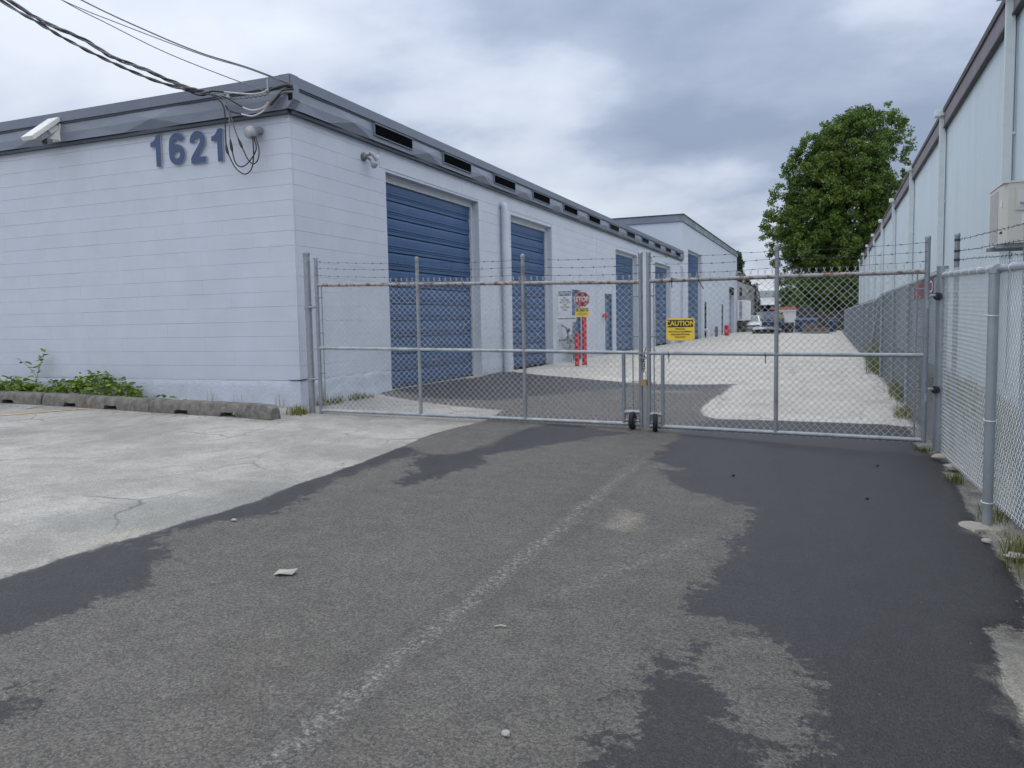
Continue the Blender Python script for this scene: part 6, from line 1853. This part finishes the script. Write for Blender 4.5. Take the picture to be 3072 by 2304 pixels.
for k in range(14):
    MB().box((-2.0 + k * 0.31, 72, -0.4), (-1.71 + k * 0.31, 72.04, 1.5 + 0.04 * ((k * 7) % 3))).build('board', M['brown_dark'], ef)
up1 = thing('utility_pole', 'thin grey pole standing beside the far white building', 'pole', (-7.3, 96, -0.3))
MB().tube([(-7.85, 96, -0.5), (-7.85, 96, 5.2)], 0.09, 8).build('shaft', M['cable'], up1, True)
MB().tube([(-8.6, 96, 5.0), (-7.4, 96, 5.0)], 0.05, 6).build('crossarm', M['cable'], up1)


# ------------------------------------------------------------------ trees
def crown_mesh(name, centers, per, spread, leaf, mat, parent, seed, flat=0.75):
    rg = np.random.default_rng(seed)
    cc = np.repeat(np.array(centers), per, axis=0)
    n = len(cc)
    sc = np.repeat(rg.uniform(0.7, 1.3, len(centers)), per)[:, None]
    d = rg.normal(0, 1, (n, 3)); d /= np.linalg.norm(d, axis=1)[:, None]
    rad = rg.random((n, 1)) ** 0.45
    P = cc + d * rad * spread * sc * np.array([1, 1, flat])
    a = rg.normal(0, 1, (n, 3)); a /= np.linalg.norm(a, axis=1)[:, None]
    b = np.cross(a, rg.normal(0, 1, (n, 3))); b /= np.linalg.norm(b, axis=1)[:, None]
    s = (leaf * rg.uniform(0.6, 1.25, (n, 1)))
    V = np.stack([P - a * s, P + b * s * 0.55, P + a * s, P - b * s * 0.55], 1).reshape(-1, 3)
    F = np.arange(n * 4).reshape(n, 4)
    o = big_mesh(name, V, F, mat, parent, False)
    ctint = np.repeat(rg.uniform(0.0, 0.6, len(centers)), per) + rg.uniform(0, 0.4, n)
    at = o.data.attributes.new('tint', 'FLOAT', 'POINT')
    at.data.foreach_set('value', np.repeat(ctint, 4).astype(np.float32))
    return tag(o, kind='stuff')


tr = thing('broadleaf_tree', 'large dense green broadleaf tree beyond the end of the yard', 'tree', (0.3, 80, -0.4))
trunk_top = Vector((0.6, 80, 9.0))
MB().tube(curve([(0.3, 80, -0.5), (0.35, 80, 3), (0.5, 80, 6.5), (0.9, 80.1, 11), (1.9, 80, 16.5)], 4), [0.55 - 0.03 * k for k in range(17)], 10).build('trunk', M['bark'], tr, True)
# crown outline (left and right edge by height) measured from the photograph
prof = [(0.0, -3.4, 2.8), (1.8, -3.8, 3.0), (3.4, -4.1, 3.2), (5.4, -4.0, 4.2), (7.0, -4.9, 5.2), (9.0, -6.0, 5.8), (11.0, -5.2, 6.2), (13.5, -4.4, 6.3), (16.0, -3.2, 6.2), (17.6, -2.4, 5.9), (18.8, -0.3, 5.6), (19.6, 1.6, 5.2), (20.3, 3.4, 4.8)]
R3 = random.Random(21)


def edge(z):
    for (z0, l0, r0), (z1, l1, r1) in zip(prof[:-1], prof[1:]):
        if z <= z1:
            t = (z - z0) / (z1 - z0); return l0 + (l1 - l0) * t, r0 + (r1 - r0) * t
    return prof[-1][1:]


cen = []
big = []
tries = 0
while len(big) < 290 and tries < 9000:
    tries += 1
    z = R3.uniform(0.0, 19.4)
    l, r = edge(max(0.2, z)); mid = (l + r) / 2; hw = (r - l) / 2 - 0.75
    if R3.random() > (hw + 0.4) / 5.6: continue
    th = R3.uniform(0, 6.283); rr = R3.uniform(0.55, 1.0) if R3.random() < 0.8 else R3.random() * 0.5
    c = (mid + hw * rr * math.cos(th), 80 + hw * 0.8 * rr * math.sin(th), z)
    if all((c[0] - b[0]) ** 2 + (c[1] - b[1]) ** 2 + ((c[2] - b[2]) * 1.3) ** 2 > 0.95 for b in big):
        big.append(c)
for k in range(60):
    big.append((R3.uniform(-3.7, 2.9), 80 + R3.uniform(-3.5, 1.5), R3.uniform(0.1, 4.6)))
# every bough is a cluster of small twigs, densest on its upper and outer side
for b in big:
    rb_ = R3.uniform(0.8, 1.35)
    for k in range(17):
        d = Vector((R3.gauss(0, 1), R3.gauss(0, 1), R3.gauss(0.25, 0.8))).normalized() * rb_ * R3.uniform(0.55, 1.0)
        cen.append((b[0] + d.x, b[1] + d.y, max(-0.1, b[2] + d.z * 0.8)))
crown_mesh('crown', cen, 40, 0.42, 0.115, M['tree_leaf'], tr, 5, flat=0.8)
cen = big
# limbs
for k in range(26):
    c0 = cen[k * 5]; zb = max(1.5, c0[2] * 0.55)
    tx = 0.35 + (1.5 * max(0, zb - 5) / 12)
    MB().tube(curve([(tx, 80, zb), ((tx + c0[0]) / 2, (80 + c0[1]) / 2, zb + (c0[2] - zb) * 0.4), c0], 4), [0.15 - 0.014 * q for q in range(9)], 6).build('limb', M['bark'], tr, True)
# fine sprays beyond the outline
cen2 = []
for k in range(260):
    z = R3.uniform(1.0, 20.3); l, r = edge(z)
    side = R3.random() < 0.5
    cen2.append(((l - R3.uniform(-0.3, 0.5)) if side else (r + R3.uniform(-0.3, 0.5)), 80 + R3.uniform(-1.5, 1.5), z))
crown_mesh('outer_sprays', cen2, 46, 0.45, 0.12, M['tree_leaf'], tr, 8, flat=0.7)

for i_, (x, y, h, w, lab) in enumerate(((-9.9, 95, 8.4, 1.5, 'tallest dark conifer rising behind the grey building'), (-8.9, 96, 5.4, 1.0, 'shorter dark conifer right of the tallest one'), (-8.3, 98, 4.6, 0.8, 'lowest dark conifer beside the far white building'))):
    t_ = thing('conifer_tree', lab, 'tree', (x, y, -0.4), 'conifers behind the grey building')
    MB().tube([(x, y, -0.5), (x, y, h * 0.9)], [0.18, 0.03], 8).build('trunk', M['bark'], t_, True)
    cc = []
    for k in range(130):
        z = R3.uniform(0.2, h); rr = w * (1 - (z / h) ** 1.6) + 0.08; th = R3.uniform(0, 6.28); q = R3.uniform(0.5, 1) * rr
        cc.append((x + q * math.cos(th), y + q * math.sin(th), z))
    crown_mesh('crown', cc, 60, 0.38, 0.13, M['conifer_leaf'], t_, 30 + i_, flat=1.2)


# ------------------------------------------------------------------ fine debris gathered along edges, too small to pick apart
M['debris'] = leaf_material('debris_bits', (0.045, 0.038, 0.028), (0.24, 0.20, 0.14), 0.26)
R4 = random.Random(77)
vs, fs, tint = [], [], []


def bit(x, y, sz):
    z = gz(x, y) + (0.02 if -3.8 < x < 0.9 and y < 10 else 0.008)
    th = R4.uniform(0, 6.28); a = Vector((math.cos(th), math.sin(th), R4.uniform(-.3, .3))) * sz; b = Vector((-math.sin(th), math.cos(th), R4.uniform(-.3, .5))) * sz * R4.uniform(.3, .8)
    p = Vector((x, y, z + sz * 0.25)); i0 = len(vs)
    vs.extend([p - a, p + b, p + a * R4.uniform(.7, 1.1), p - b, p + Vector((0, 0, sz * R4.uniform(.2, .6)))])
    fs.extend([(i0, i0 + 1, i0 + 4), (i0 + 1, i0 + 2, i0 + 4), (i0 + 2, i0 + 3, i0 + 4), (i0 + 3, i0, i0 + 4)]); tint.extend([R4.random()] * 5)


for k in range(520):                      # in front of and behind the wheel stops
    x = R4.uniform(-12.8, -6.0); t = (x + 12.8) / 6.6
    bit(x, 8.12 - 0.66 * t + R4.choice((-1, 1)) * abs(R4.gauss(0.12, 0.05)), R4.uniform(.004, .013))
for k in range(260): bit(R4.uniform(-12.8, -6.7), 8.62 - abs(R4.gauss(0, 0.06)), R4.uniform(.004, .014))
for k in range(260): bit(-6.62 + abs(R4.gauss(0, 0.07)), R4.uniform(8.75, 11.1), R4.uniform(.004, .012))
for k in range(420): bit(0.97 + R4.gauss(0, 0.07), R4.uniform(3.0, 9.0), R4.uniform(.004, .014))
for k in range(300): bit(0.90 - abs(R4.gauss(0, 0.12)), R4.uniform(10.4, 22), R4.uniform(.005, .016))
for k in range(230): bit(R4.uniform(-3.9, 0.8), R4.uniform(1.6, 8.6), R4.uniform(.002, .006))
for k in range(160): bit(-3.9 + R4.gauss(0, 0.10), R4.uniform(2.4, 9.0), R4.uniform(.003, .008))
for k in range(200): bit(R4.uniform(-11, -4.1), R4.uniform(3.0, 8.0), R4.uniform(.002, .007))
o = make_obj('debris', vs, fs, M['debris'], None, origin=(0, 0, 0))
at = o.data.attributes.new('tint', 'FLOAT', 'POINT'); at.data.foreach_set('value', tint)
tag(o, 'fine leaf litter and grit along the edges of the paving', kind='stuff')
